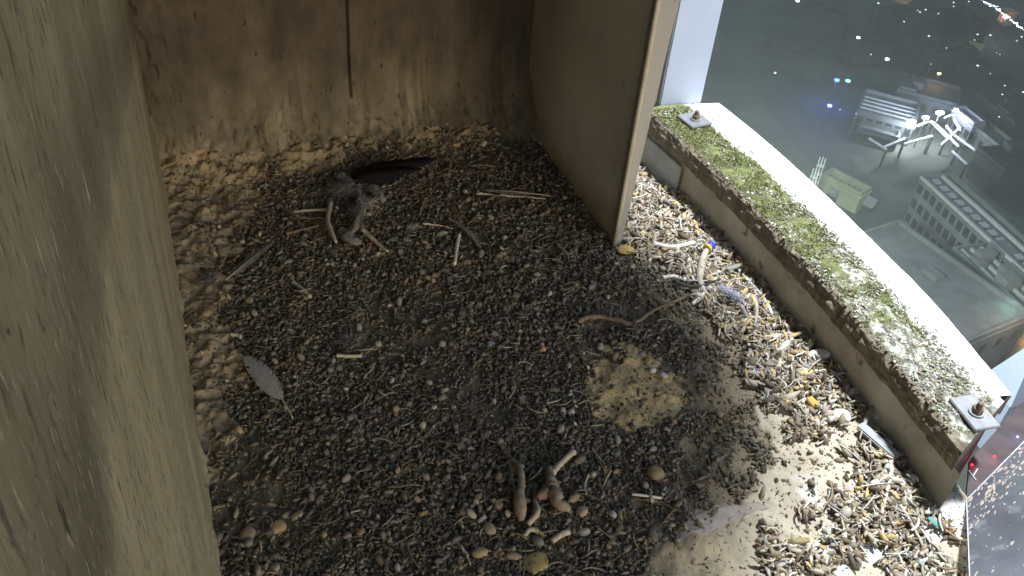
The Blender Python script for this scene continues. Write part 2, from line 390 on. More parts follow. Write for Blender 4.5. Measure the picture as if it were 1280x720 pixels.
# the cut ends of the coping
bm = bmesh.new()
for yy, s in ((.4325, 1),):
    a = [(.7345, .0585, .072), (.737, .0575, .0875), (.77, .0575, .0895), (.80, .0575, .0895), (.828, .0575, .0875), (.850, .0575, .084)]
    Y = [yy + (x - .735) * .5 * s for x, _, _ in a]
    lo_ = [bm.verts.new((q[0] + CB(y) - .8, y - .8, q[1] - .06)) for q, y in zip(a, Y)]; hi_ = [bm.verts.new((q[0] + CB(y) - .8, y - .8, q[2] - .06)) for q, y in zip(a, Y)]
    for i in range(len(a) - 1): bm.faces.new((lo_[i], lo_[i + 1], hi_[i + 1], hi_[i]))
bmobj('cut_end', bm, plain('dark_cut', (.12, .11, .1), scale=60), cop)

cov = empty('cover_plate', (.70, 1.14, 0), 'smooth grey plate fixed on the parapet face beside the partition board', 'plate')
vs = []; n = 14; yy = np.linspace(1.06, 1.225, n)
for y in yy:
    for dx in (.0, .004):
        for z in (.0, .05): vs.append((foot0 + bow(y) - .0055 + dx - .70, y - 1.14, z))
fs = []
for i in range(n - 1):
    a = i * 4; b = a + 4
    fs += [(a, a + 1, b + 1, b), (a + 2, b + 2, b + 3, a + 3), (a + 1, a + 3, b + 3, b + 1), (a, b, b + 2, a + 2)]
fs += [(0, 2, 3, 1), (4 * n - 4, 4 * n - 3, 4 * n - 1, 4 * n - 2)]
mesh('plate_sheet', vs, fs, mat('plate_paint', [(.3, (.3, .3, .28)), (.7, (.42, .42, .4))], scale=20, bump=.2), cov)

# post beside the partition
po = empty('corner_post', (.777, 1.20, .085), 'pale blue-white square post standing at the far end of the mossy coping', 'post')
bm = bmesh.new(); box(bm, -.038, .040, -.020, .030, -.0, 1.1, .002); bmobj('shaft', bm, M_post, po)
bm = bmesh.new(); box(bm, -.048, -.0385, -.012, .030, -.0, 1.1, .001); bmobj('side_channel', bm, M_flange, po)

def bracket(loc, rz, label, s=1.0, tw=.036, tl=.05):
    b = empty('anchor_plate', loc, label, 'anchor plate', 'bolted anchor plates on the coping', rz)
    bm = bmesh.new(); box(bm, -tw / 2, tw / 2, -tl / 2, tl / 2, 0, .004, .0008); bmobj('plate', bm, M_plate, b)
    V, Fc = tube([(0, -.002, .004), (0, -.002, .0062)], [.0085, .0085], 20); mesh('washer', V, Fc, M_plate, b)
    V, Fc = tube([(0, -.002, .006), (0, -.002, .012)], [.0062, .006], 6); mesh('nut', V, Fc, M_bolt, b)
    V, Fc = tube([(0, -.002, .011), (0, -.002, .019), (0, -.002, .0195)], [.0034, .0034, .0028], 10); mesh('bolt', V, Fc, M_bolt, b)
    return b
p = gz(868, 151, .092); bracket((p[0], p[1], .0915), math.radians(8), 'grey anchor plate with a bolt in the moss beside the pale post', tw=.04, tl=.042)
p = gz(1217, 517, .092); bracket((p[0], p[1], .0915), math.radians(-6), 'scratched grey anchor plate with a bent bolt at the near cut end of the coping', tw=.032, tl=.048)

# ------------------------------------------------------------------ gravel, litter and moss (too many to count)
def ico(sub):
    bm = bmesh.new(); bmesh.ops.create_icosphere(bm, subdivisions=sub, radius=1)
    bm.verts.ensure_lookup_table(); v = np.array([p.co[:] for p in bm.verts]); f = np.array([[q.index for q in t.verts] for t in bm.faces]); bm.free(); return v, f
IV, IF = ico(1); IV2, IF2 = ico(2)
def scatter(name, xy, rad, flat, cols, M, lift, elong=1.6, sub=None, angular=.25, label=None, smoothsh=False, tilt=.35):
    n = len(xy); bv, bf = sub or (IV, IF); k = len(bv)
    a = nr.uniform(0, 2 * np.pi, n); e = nr.uniform(1, elong, n); fl = nr.uniform(flat[0], flat[1], n)
    P = bv[None] * (1 + angular * (nr.random((n, k, 1)) - .5) * 2)
    P = P * np.stack([rad * e, rad / np.sqrt(e), rad * fl], -1)[:, None, :]
    tx = nr.normal(0, tilt, n); c, s = np.cos(tx), np.sin(tx)
    x, y, z = P[..., 0].copy(), P[..., 1].copy(), P[..., 2].copy()
    P[..., 0] = x * c[:, None] - z * s[:, None]; P[..., 2] = x * s[:, None] + z * c[:, None]
    c, s = np.cos(a), np.sin(a); x = P[..., 0].copy()
    P[..., 0] = x * c[:, None] - y * s[:, None]; P[..., 1] = x * s[:, None] + y * c[:, None]
    base = np.concatenate([xy, (floorz(xy[:, 0], xy[:, 1]) + lift)[:, None]], 1)
    P += base[:, None, :]
    f = (bf[None] + (np.arange(n) * k)[:, None, None]).reshape(-1, 3)
    me = fastmesh(name, P.reshape(-1, 3), f, 3); paint(me, np.repeat(cols, k, 0))
    if smoothsh: me.shade_smooth()
    return link(name, me, M)
def pts(n, test, x0=-.03, x1=.745, y0=.3, y1=1.33):
    out = []
    c = 0
    while c < n:
        x = nr.uniform(x0, x1, n); y = nr.uniform(y0, y1, n)
        ok = test(x, y); out.append(np.stack([x, y], 1)[ok]); c += ok.sum()
    return np.concatenate(out)[:n]
def palette(n, cols, wts, var=.3):
    cols = np.array(cols); i = nr.choice(len(cols), n, p=np.array(wts) / sum(wts)); c = cols[i]
    return c * (1 + var * (nr.random((n, 1)) - .5) * 2) * (1 + .1 * (nr.random((n, 3)) - .5))
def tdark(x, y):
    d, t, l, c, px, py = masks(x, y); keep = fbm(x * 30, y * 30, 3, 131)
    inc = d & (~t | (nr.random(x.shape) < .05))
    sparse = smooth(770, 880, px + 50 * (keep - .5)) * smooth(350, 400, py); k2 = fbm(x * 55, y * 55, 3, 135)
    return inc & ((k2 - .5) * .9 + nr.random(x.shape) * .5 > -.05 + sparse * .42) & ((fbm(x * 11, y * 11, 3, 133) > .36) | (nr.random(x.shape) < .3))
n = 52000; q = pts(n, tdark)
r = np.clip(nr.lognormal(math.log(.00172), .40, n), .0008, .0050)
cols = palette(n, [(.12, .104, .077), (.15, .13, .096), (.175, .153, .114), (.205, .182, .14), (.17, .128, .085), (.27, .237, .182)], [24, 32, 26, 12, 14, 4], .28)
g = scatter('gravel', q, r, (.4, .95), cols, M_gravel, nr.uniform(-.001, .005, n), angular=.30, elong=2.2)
tag(g, 'dark grey pea gravel covering the shaded nest floor', 'gravel', kind='stuff')
# pebbles a little larger and paler over it
n = 1100; q = pts(n, tdark); r = np.clip(nr.lognormal(math.log(.0031), .25, n), .002, .006)
cols = palette(n, [(.15, .135, .115), (.22, .2, .17), (.33, .30, .25), (.24, .18, .12), (.10, .092, .08)], [30, 25, 12, 10, 20], .25)
g = scatter('pebbles', q, r, (.5, .9), cols, M_gravel, nr.uniform(.003, .008, n), sub=(IV2, IF2), angular=.13, tilt=.5)
tag(g, 'slightly larger pale pebbles lying on the dark gravel', 'pebbles', kind='stuff')
def tlit(x, y):
    d, t, l, c, px, py = masks(x, y); sp = fbm(x * 26, y * 26, 3, 140)
    ok = (l | c | ((px > 950) & (py > 470) & (sp > .62))) & (x < foot0 + bow(y) - .004)
    return ok & ((sp > .36) | (px < 1000))
litc = [(.42, .38, .30), (.30, .25, .185), (.52, .49, .42), (.2, .16, .11), (.42, .31, .14), (.12, .095, .07), (.27, .26, .24)]
n = 9500; q = pts(n, tlit, x0=.35); r = np.clip(nr.lognormal(math.log(.0028), .4, n), .0015, .008)
g = scatter('debris', q, r, (.2, .6), palette(n, litc, [22, 26, 10, 22, 14, 14, 5], .3), M_gravel, nr.uniform(-.001, .008, n), elong=3.2, angular=.25, tilt=.6)
tag(g, 'pale bone chips and flakes piled along the foot of the parapet', 'debris', kind='stuff')
# loose grit over the crusts
n = 4200; q = pts(n, lambda x, y: (lambda m_: (~m_[0] | m_[1] | ((m_[4] > 640) & (m_[5] > 320))) & ((fbm(x * 26, y * 26, 3, 150) > .5) | (nr.random(x.shape) < .12)))(masks(x, y)), y0=.33, x1=.735)
r = np.clip(nr.lognormal(math.log(.0015), .5, n), .0006, .0055)
g = scatter('grit', q, r, (.4, .8), palette(n, [(.09, .075, .05), (.17, .135, .085), (.27, .22, .14), (.4, .36, .3)], [26, 24, 16, 6], .3), M_gravel, nr.uniform(-.0008, .002, n), elong=2)
tag(g, 'loose grit sprinkled on the tan guano crusts', 'grit', kind='stuff')

# short fibres: stalks, slivers of bone, bits of feather
def fibres(name, n, test, cols, wts, ln, rad, lift, label, x0=-.03, curl=.5):
    q = pts(n, test, x0=x0); L = np.clip(nr.lognormal(math.log(ln), .5, n), ln * .3, ln * 3); a = nr.uniform(0, 2 * np.pi, n); c = nr.normal(0, curl, n)
    k = 6; t = np.linspace(-.5, .5, k); P = np.zeros((n, k, 3))
    ang = a[:, None] + c[:, None] * t[None] * 2
    dx = np.cumsum(np.cos(ang), 1) / k; dy = np.cumsum(np.sin(ang), 1) / k
    P[..., 0] = q[:, :1] + L[:, None] * (dx - dx.mean(1, keepdims=True)); P[..., 1] = q[:, 1:] + L[:, None] * (dy - dy.mean(1, keepdims=True))
    P[..., 2] = (floorz(q[:, 0], q[:, 1]) + nr.uniform(lift[0], lift[1], n))[:, None] + (nr.normal(0, .12, n) * L)[:, None] * t[None] + .1 * L[:, None] * (.25 - t[None] ** 2)
    rr = rad * nr.uniform(.5, 1.5, n)[:, None] * (1 - .5 * np.abs(t[None]))
    nx = -np.sin(ang); ny = np.cos(ang); V = np.zeros((n, k, 4, 3))
    for j, (s1, s2) in enumerate(((1, 0), (0, 1), (-1, 0), (0, -1))):
        V[:, :, j, 0] = P[..., 0] + nx * rr * s1; V[:, :, j, 1] = P[..., 1] + ny * rr * s1; V[:, :, j, 2] = P[..., 2] + rr * s2 * .8
    base = (np.arange(n) * k * 4)[:, None]; f = []
    for i in range(k - 1):
        for j in range(4): f.append(np.stack([base[:, 0] + i * 4 + j, base[:, 0] + i * 4 + (j + 1) % 4, base[:, 0] + (i + 1) * 4 + (j + 1) % 4, base[:, 0] + (i + 1) * 4 + j], -1))
    me = fastmesh(name, V.reshape(-1, 3), np.concatenate(f), 4); paint(me, np.repeat(palette(n, cols, wts, .25), k * 4, 0)); me.shade_smooth()
    return tag(link(name, me, M_gravel), label, name.replace('_', ' '), kind='stuff')
fibres('litter', 2600, tdark, [(.14, .11, .075), (.24, .2, .15), (.08, .065, .05), (.32, .29, .24)], [20, 16, 18, 5], .014, .0009, (.003, .009), 'short dead stalks and slivers lying in the dark gravel')
fibres('bone_slivers', 1300, tlit, [(.48, .44, .37), (.36, .3, .22), (.22, .17, .12), (.56, .54, .5)], [20, 16, 12, 8], .017, .0012, (.002, .011), 'small thin bones and stalks strewn in the lit strip', x0=.35)

# moss tufts on the coping
n = 26000; k = 3
yy = nr.uniform(.45, 1.17, n); xs = nr.uniform(.737, .832, n); mm = fbm(xs * 60 + bow(yy) * 60, yy * 60, 4, 95) * .62 + .40 * smooth(.5, 1.0, yy)
keep = (mm + .16 * nr.random(n) > .50) & (xs < .818 - .02 * nr.random(n)); yy = yy[keep]; xs = xs[keep]; n = len(yy)
a = nr.uniform(0, 2 * np.pi, (n)); h = nr.uniform(.0008, .0026, n); wv = nr.uniform(.0005, .0014, n)
b = np.stack([xs + bow(yy), yy, np.full(n, .0905)], 1); d = np.stack([np.cos(a), np.sin(a), 0 * a], 1)
lean = nr.normal(0, .0010, (n, 3)); lean[:, 2] = h
V = np.stack([b - d * wv[:, None], b + d * wv[:, None], b + lean + d * wv[:, None] * .3, b + lean * .9 - d * wv[:, None] * .3], 1).reshape(-1, 3)
me = fastmesh('moss', V, (np.arange(n)[:, None] * 4 + np.arange(4)[None]), 4)
paint(me, np.repeat(palette(n, [(.135, .145, .055), (.185, .19, .085), (.27, .25, .15), (.085, .095, .035)], [20, 20, 8, 10], .3), 4, 0))
tag(link('moss', me, M_gravel), 'bright green moss growing on the far half of the stone coping', 'moss', kind='stuff')

# flakes of lichen and dirt on the coping
n = 9000; yy = nr.uniform(.44, 1.17, n); xs = nr.uniform(.736, .815, n); k_ = fbm(xs * 45, yy * 45, 3, 160); kk = (k_ + .3 * nr.random(n) - .14 * smooth(.75, 1.0, yy) > .6) & (yy > .442 + (xs - .735) * .5); yy = yy[kk]; xs = xs[kk]; n = len(yy)
rr = np.clip(nr.lognormal(math.log(.00085), .45, n), .0004, .0026); a = nr.uniform(0, 2 * np.pi, n); bv = IV; kv = len(bv)
P = bv[None] * (1 + .35 * (nr.random((n, kv, 1)) - .5) * 2) * np.stack([rr * nr.uniform(1, 2, n), rr, rr * .4], -1)[:, None]
c_, s_ = np.cos(a)[:, None], np.sin(a)[:, None]; x0 = P[..., 0].copy(); P[..., 0] = x0 * c_ - P[..., 1] * s_; P[..., 1] = x0 * s_ + P[..., 1] * c_
P += np.stack([xs + bow(yy), yy, np.full(n, .0912)], -1)[:, None]
me = fastmesh('lichen', P.reshape(-1, 3), (IF[None] + (np.arange(n) * kv)[:, None, None]).reshape(-1, 3), 3)
paint(me, np.repeat(palette(n, [(.32, .31, .26), (.5, .5, .46), (.2, .17, .12), (.3, .23, .16), (.15, .13, .1), (.2, .21, .11)], [22, 12, 12, 10, 10, 18], .3), kv, 0))
tag(link('lichen', me, M_gravel), 'pale lichen flakes and dirt crumbs scattered along the coping top', 'lichen', kind='stuff')

# ------------------------------------------------------------------ things lying in the nest
def fz(x, y): return float(floorz(np.array([x]), np.array([y]))[0])
def on(px, py, h=.006):
    p = gz(px, py, h); return Vector((p[0], p[1], fz(p[0], p[1]) + h))
M_bone = mat('old_bone', [(.3, (.30, .26, .20)), (.7, (.46, .42, .35))], scale=90, bump=.3, bscale=300, bdist=.001, rough=.6, spots=[(130, .66, (.16, .12, .08), .08)])
M_bonew = mat('clean_bone', [(.3, (.5, .48, .43)), (.7, (.66, .64, .6))], scale=90, bump=.3, bscale=300, bdist=.001, rough=.6, spots=[(130, .68, (.26, .2, .14), .08)])
M_wood = mat('dry_twig', [(.3, (.1, .075, .05)), (.7, (.22, .17, .12))], scale=60, stretch=(1, 1, 1), bump=.6, bscale=400, bdist=.001)
M_skin = mat('dried_skin', [(.3, (.13, .10, .075)), (.5, (.22, .175, .13)), (.7, (.33, .28, .22))], scale=110, bump=.6, bscale=350, bdist=.0015, rough=.7)
M_black = mat('black_feather', [(.3, (.006, .006, .007)), (.7, (.016, .015, .016))], scale=100, bump=.4, bscale=500, bdist=.001, rough=.9, spec=.1)
M_fgrey = mat('grey_feather', [(.3, (.13, .125, .12)), (.7, (.21, .205, .2))], scale=120, bump=.4, bscale=500, bdist=.001, rough=.8)
M_flight = mat('pale_feather', [(.3, (.26, .25, .24)), (.7, (.36, .35, .33))], scale=120, bump=.4, bscale=500, bdist=.001, rough=.8)
M_lilac = mat('lilac_down', [(.3, (.3, .3, .37)), (.7, (.42, .42, .5))], scale=120, bump=.4, bscale=500, bdist=.001, rough=.8)

def bone(name, pix, r, label, M=M_bone, knob=1.8, cat='bone', h=.007, n=16, wob=.06):
    P = [on(*p, h) for p in pix]; o0 = P[0].copy(); sp = spline([p - o0 for p in P], n)
    rad = [r * (1 + (knob - 1) * (math.exp(-(i / n / .09) ** 2) + math.exp(-((1 - i / n) / .09) ** 2)) - .0) for i in range(n + 1)]
    rad[0] *= .6; rad[-1] *= .6
    V, Fc = tube(sp, rad, 10, wob, len(label)); o = mesh(name, V, Fc, M, sm=True); o.location = o0
    return tag(o, label, cat)
def twig(pix, r, label, h=.008, M=None, forks=(), cat='twig', name='twig'):
    P = [on(*p, h) for p in pix]; o0 = P[0].copy()
    sp = spline([p - o0 for p in P], 22); rs = random.Random(len(label))
    sp = [p + Vector((rs.uniform(-1, 1), rs.uniform(-1, 1), rs.uniform(-1, 1))) * r * .35 for p in sp]
    V, Fc = tube(sp, [r * (1 - .55 * i / 22) * rs.uniform(.85, 1.2) for i in range(23)], 8, .12, len(label))
    t = empty(name, o0, label, cat); mesh('stem', V, Fc, M or M_wood, t, True)
    for (i, dx, dy, dz) in forks:
        a = sp[i]; V, Fc = tube([a, a + Vector((dx, dy, dz)) * .5, a + Vector((dx, dy, dz))], [r * .6, r * .4, r * .25], 7, .1)
        mesh('side_shoot', V, Fc, M or M_wood, t, True)
    return t
def chip(name, px, py, sx, sy, sz, col, label, cat, rz=0, blocky=.5, h=None, tiltx=0, seed=1, holes=()):
    bv, bf = IV2, IF2; bm = bmesh.new(); rs = random.Random(seed)
    vs = []
    for q in bv:
        q = q / max(abs(q)) * blocky + q * (1 - blocky)
        nn = mn.noise(Vector((q[0] * 1.7 + seed * 3.1, q[1] * 1.7, q[2] * 1.7)))
        q = q * (1 + .28 * nn); vs.append((q[0] * sx, q[1] * sy, q[2] * sz))
    p = on(px, py, h if h is not None else sz * .6 + .003)
    M = mat(name + '_surface', [(.3, tuple(c * .8 for c in col)), (.7, tuple(min(.9, c * 1.15) for c in col))], scale=160, bump=.5, bscale=500, bdist=.001, spots=[(150, .62, tuple(c * .45 for c in col), .05)] if holes != () else None)
    o = mesh(name, vs, bf, M, sm=True)
    sub = o.modifiers.new('s', 'SUBSURF'); sub.levels = 1; sub.render_levels = 1
    o.location = p; o.rotation_euler = (tiltx, rs.uniform(-.2, .2), rz)
    return tag(o, label, cat)
def feather(pa, pb, width, label, M, h=.010, bend=.15, quill=.22, droop=.1, cat='feather', frayed=.25, seed=1):
    a = on(*pa, h); b = on(*pb, h); t = empty('feather', a, label, cat)
    d = b - a; L = d.length; d.normalize(); s = Vector((-d.y, d.x, 0)).normalized(); rs = random.Random(seed)
    N = 26
    def ax(u): return d * (L * u) + s * (bend * L * u * (1 - u)) + Vector((0, 0, 1)) * (.004 * math.sin(u * 3))
    V, Fc = tube([ax(i / N) for i in range(N + 1)], [.0008 * (1 - .8 * i / N) + .00015 for i in range(N + 1)], 6); mesh('shaft', V, Fc, M_bone, t, True)
    V = []; Fc = []
    nb = 60                                        # barbs as thin slats grouped into a vane with splits
    for side in (1, -1):
        for i in range(nb):
            u = quill + (1 - quill) * i / nb; u2 = quill + (1 - quill) * (i + .95) / nb
            e = math.sin(math.pi * min(1, (i + 1) / nb) ** .75) ** .6 * width * (1 if side > 0 else .7) * (1 - frayed * rs.random() * (rs.random() < .35))
            p1 = ax(u); p2 = ax(u2); out = (s * side + d * .75).normalized()
            dz = Vector((0, 0, -droop * e + rs.uniform(-.0006, .0006)))
            k = len(V); V += [p1, p2, p2 + out * e * .6 + dz * .4, p1 + out * e * .6 + dz * .4, p2 + out * e + dz + d * .001, p1 + out * e + dz]
            Fc += [(k, k + 1, k + 2, k + 3), (k + 3, k + 2, k + 4, k + 5)]
    v = mesh('vane', V, Fc, M, t); so = v.modifiers.new('thick', 'SOLIDIFY'); so.thickness = .0003
    return t
def down(px, py, r, label, M, n=260, sx=1.0, sy=1.0, rz=0, h=.006, cat='down tuft', name='down_tuft', seed=2, thick=.00045):
    c = on(px, py, h); rs = random.Random(seed); V = []; Fc = []
    for i in range(n):
        a = rs.uniform(0, 2 * math.pi); el = rs.uniform(.0, 1.2); L = r * rs.uniform(.4, 1.15)
        d = Vector((math.cos(a) * math.cos(el) * sx, math.sin(a) * math.cos(el) * sy, math.sin(el) * .55))
        st = Vector((rs.uniform(-.35, .35) * r * sx, rs.uniform(-.35, .35) * r * sy, 0))
        cu = Vector((rs.uniform(-.4, .4), rs.uniform(-.4, .4), rs.uniform(-.3, .1))) * L
        P = [st, st + d * L * .5 + cu * .2, st + d * L + cu * .7]
        v, f = tube(P, [thick, thick * .8, thick * .3], 4); k = len(V); V += v; Fc += [tuple(q + k for q in g) for g in f]
    o = mesh(name, V, Fc, M, sm=True); o.location = c; o.rotation_euler[2] = rz
    return tag(o, label, cat)

# the black wing at the back
wing = empty('black_wing', on(440, 222, .01), 'long black bird wing lying against the foot of the back wall', 'wing')
w0 = Vector(wing.location)
for i in range(11):
    a = on(440 + rnd.uniform(0, 34), 216 + rnd.uniform(-4, 10), .020) - w0
    b = on(500 + i * 4.6, 222 - i * 2.6 + rnd.uniform(-3, 3), .022 + .002 * (i % 3)) - w0
    d = (b - a); L = d.length; d.normalize(); s = Vector((-d.y, d.x, 0)).normalized(); V = []; Fc = []; N = 12
    for j in range(N + 1):
        u = j / N; wd = .012 * (math.sin(math.pi * (.12 + .86 * u)) ** .6); c = a + d * L * u + Vector((0, 0, .004 * math.sin(u * 3.1)))
        V += [c - s * wd, c + Vector((0, 0, .0015)), c + s * wd]
        if j: k = len(V) - 6; Fc += [(k, k + 3, k + 4, k + 1), (k + 1, k + 4, k + 5, k + 2)]
    v = mesh('flight_feather', V, Fc, M_black, wing, True); v.modifiers.new('t', 'SOLIDIFY').thickness = .0006
V, Fc = tube(spline([(0, 0, 0), tuple(on(470, 224, .014) - w0), tuple(on(505, 214, .016) - w0)], 12), [.006, .007, .008, .008, .008, .008, .007, .007, .006, .006, .005, .004, .002], 10, .1); mesh('wing_arm', V, Fc, M_black, wing, True)

# carcass remains in front of the wing
car = empty('pigeon_carcass', on(430, 250, .01), 'tangled grey remains of a bird with bare leg bones beside the black wing', 'carcass')
c0 = Vector(car.location)
def cpart(name, pix, rads, M, hs=.012, wob=.32, n=14):
    P = [on(*p[:2], p[2] if len(p) > 2 else hs) - c0 for p in pix]; sp = spline([tuple(p) for p in P], n)
    V, Fc = tube(sp, list(np.interp(np.linspace(0, 1, n + 1), np.linspace(0, 1, len(rads)), rads)), 10, wob, len(pix)); mesh(name, V, Fc, M, car, True)
cpart('skull', [(418, 216), (430, 222), (446, 236)], [.003, .007, .008, .005], M_fgrey, .012)
cpart('neck', [(446, 236), (452, 255), (447, 275), (440, 290)], [.005, .004, .0045, .006, .003], M_fgrey, .014)
cpart('breast', [(455, 228), (470, 240), (480, 250)], [.004, .008, .005], M_fgrey, .010)
cpart('leg', [(414, 250), (410, 275), (420, 300)], [.004, .003, .0035, .002], M_bone, .012)
cpart('leg', [(436, 292), (448, 270), (456, 262)], [.003, .003, .004, .002], M_bone, .014)
cpart('leg', [(452, 285), (470, 300), (485, 312)], [.003, .0025, .002], M_bone, .01)
cpart('rib_cage', [(425, 285), (440, 298), (452, 300)], [.004, .008, .007, .003], M_fgrey, .01)
down(432, 238, .026, 'grey down matted over the carcass beside the black wing', M_fgrey, 300, h=.012, seed=3)
down(446, 268, .022, 'ragged grey down along the bare leg bones of the carcass', M_fgrey, 320, sx=.6, sy=1.2, h=.014, seed=41)
down(458, 255, .020, 'small pale grey down tuft at the wing end of the carcass', M_flight, 200, h=.012, seed=5)
chip('red_flake', 461, 305, .006, .004, .003, (.26, .09, .04), 'reddish brown flake lying just below the carcass', 'flake', .6)
bone('bone', [(365, 262), (385, 260), (410, 262)], .0022, 'thin pale bone lying left of the bird carcass', knob=1.5)
twig([(345, 250), (372, 268), (395, 272)], .0019, 'short brown twig crossing the gravel left of the carcass')
twig([(358, 290), (378, 284), (398, 280)], .0022, 'brown twig just below the thin bone left of the carcass')
feather((282, 350), (342, 300), .010, 'ragged grey feather at the left edge of the gravel', M_fgrey, bend=-.1, quill=.05, seed=4)
bone('bone', [(366, 350), (376, 358), (388, 370)], .0026, 'small club-shaped bone in the upper left gravel', M_bone, knob=1.6)
bone('bone', [(574, 292), (571, 308), (568, 330)], .0027, 'short upright white bone in the gravel in front of the back wall', M_bonew, knob=1.3)
twig([(596, 240), (640, 243), (682, 248)], .0021, 'long pale straight stick before the dark corner of the back wall', M=M_bone)
twig([(600, 252), (640, 236), (668, 226)], .0014, 'thin brown stick crossing the long pale stick', M=M_wood)
twig([(528, 280), (548, 281), (566, 284)], .0018, 'short pale stalk right of the white wool scrap', M=M_bone)
down(515, 284, .010, 'small scrap of white wool left of the short stalk', M_flight, 150, h=.01, seed=7)
feather((688, 244), (606, 236), .007, 'faint grey feather lying along the pale straight stick', M_fgrey, bend=.1, seed=9)
feather((366, 520), (308, 448), .018, 'soft grey feather with a pale quill beside the left guano crust', M_flight, bend=-.12, quill=.26, seed=11, frayed=.5)
feather((560, 272), (600, 310), .006, 'small dark feather behind the upright white bone', M_fgrey, bend=.2, seed=12)
down(262, 352, .017, 'round grey down tuft on the left guano crust', M_fgrey, 220, seed=8)
bone('bone', [(420, 444), (436, 444), (452, 442)], .0022, 'thin pale bone lying across the middle of the dark gravel', M_bone, knob=1.3)
down(438, 425, .020, 'flattened grey down above the thin bone in mid gravel', M_fgrey, 120, seed=13)

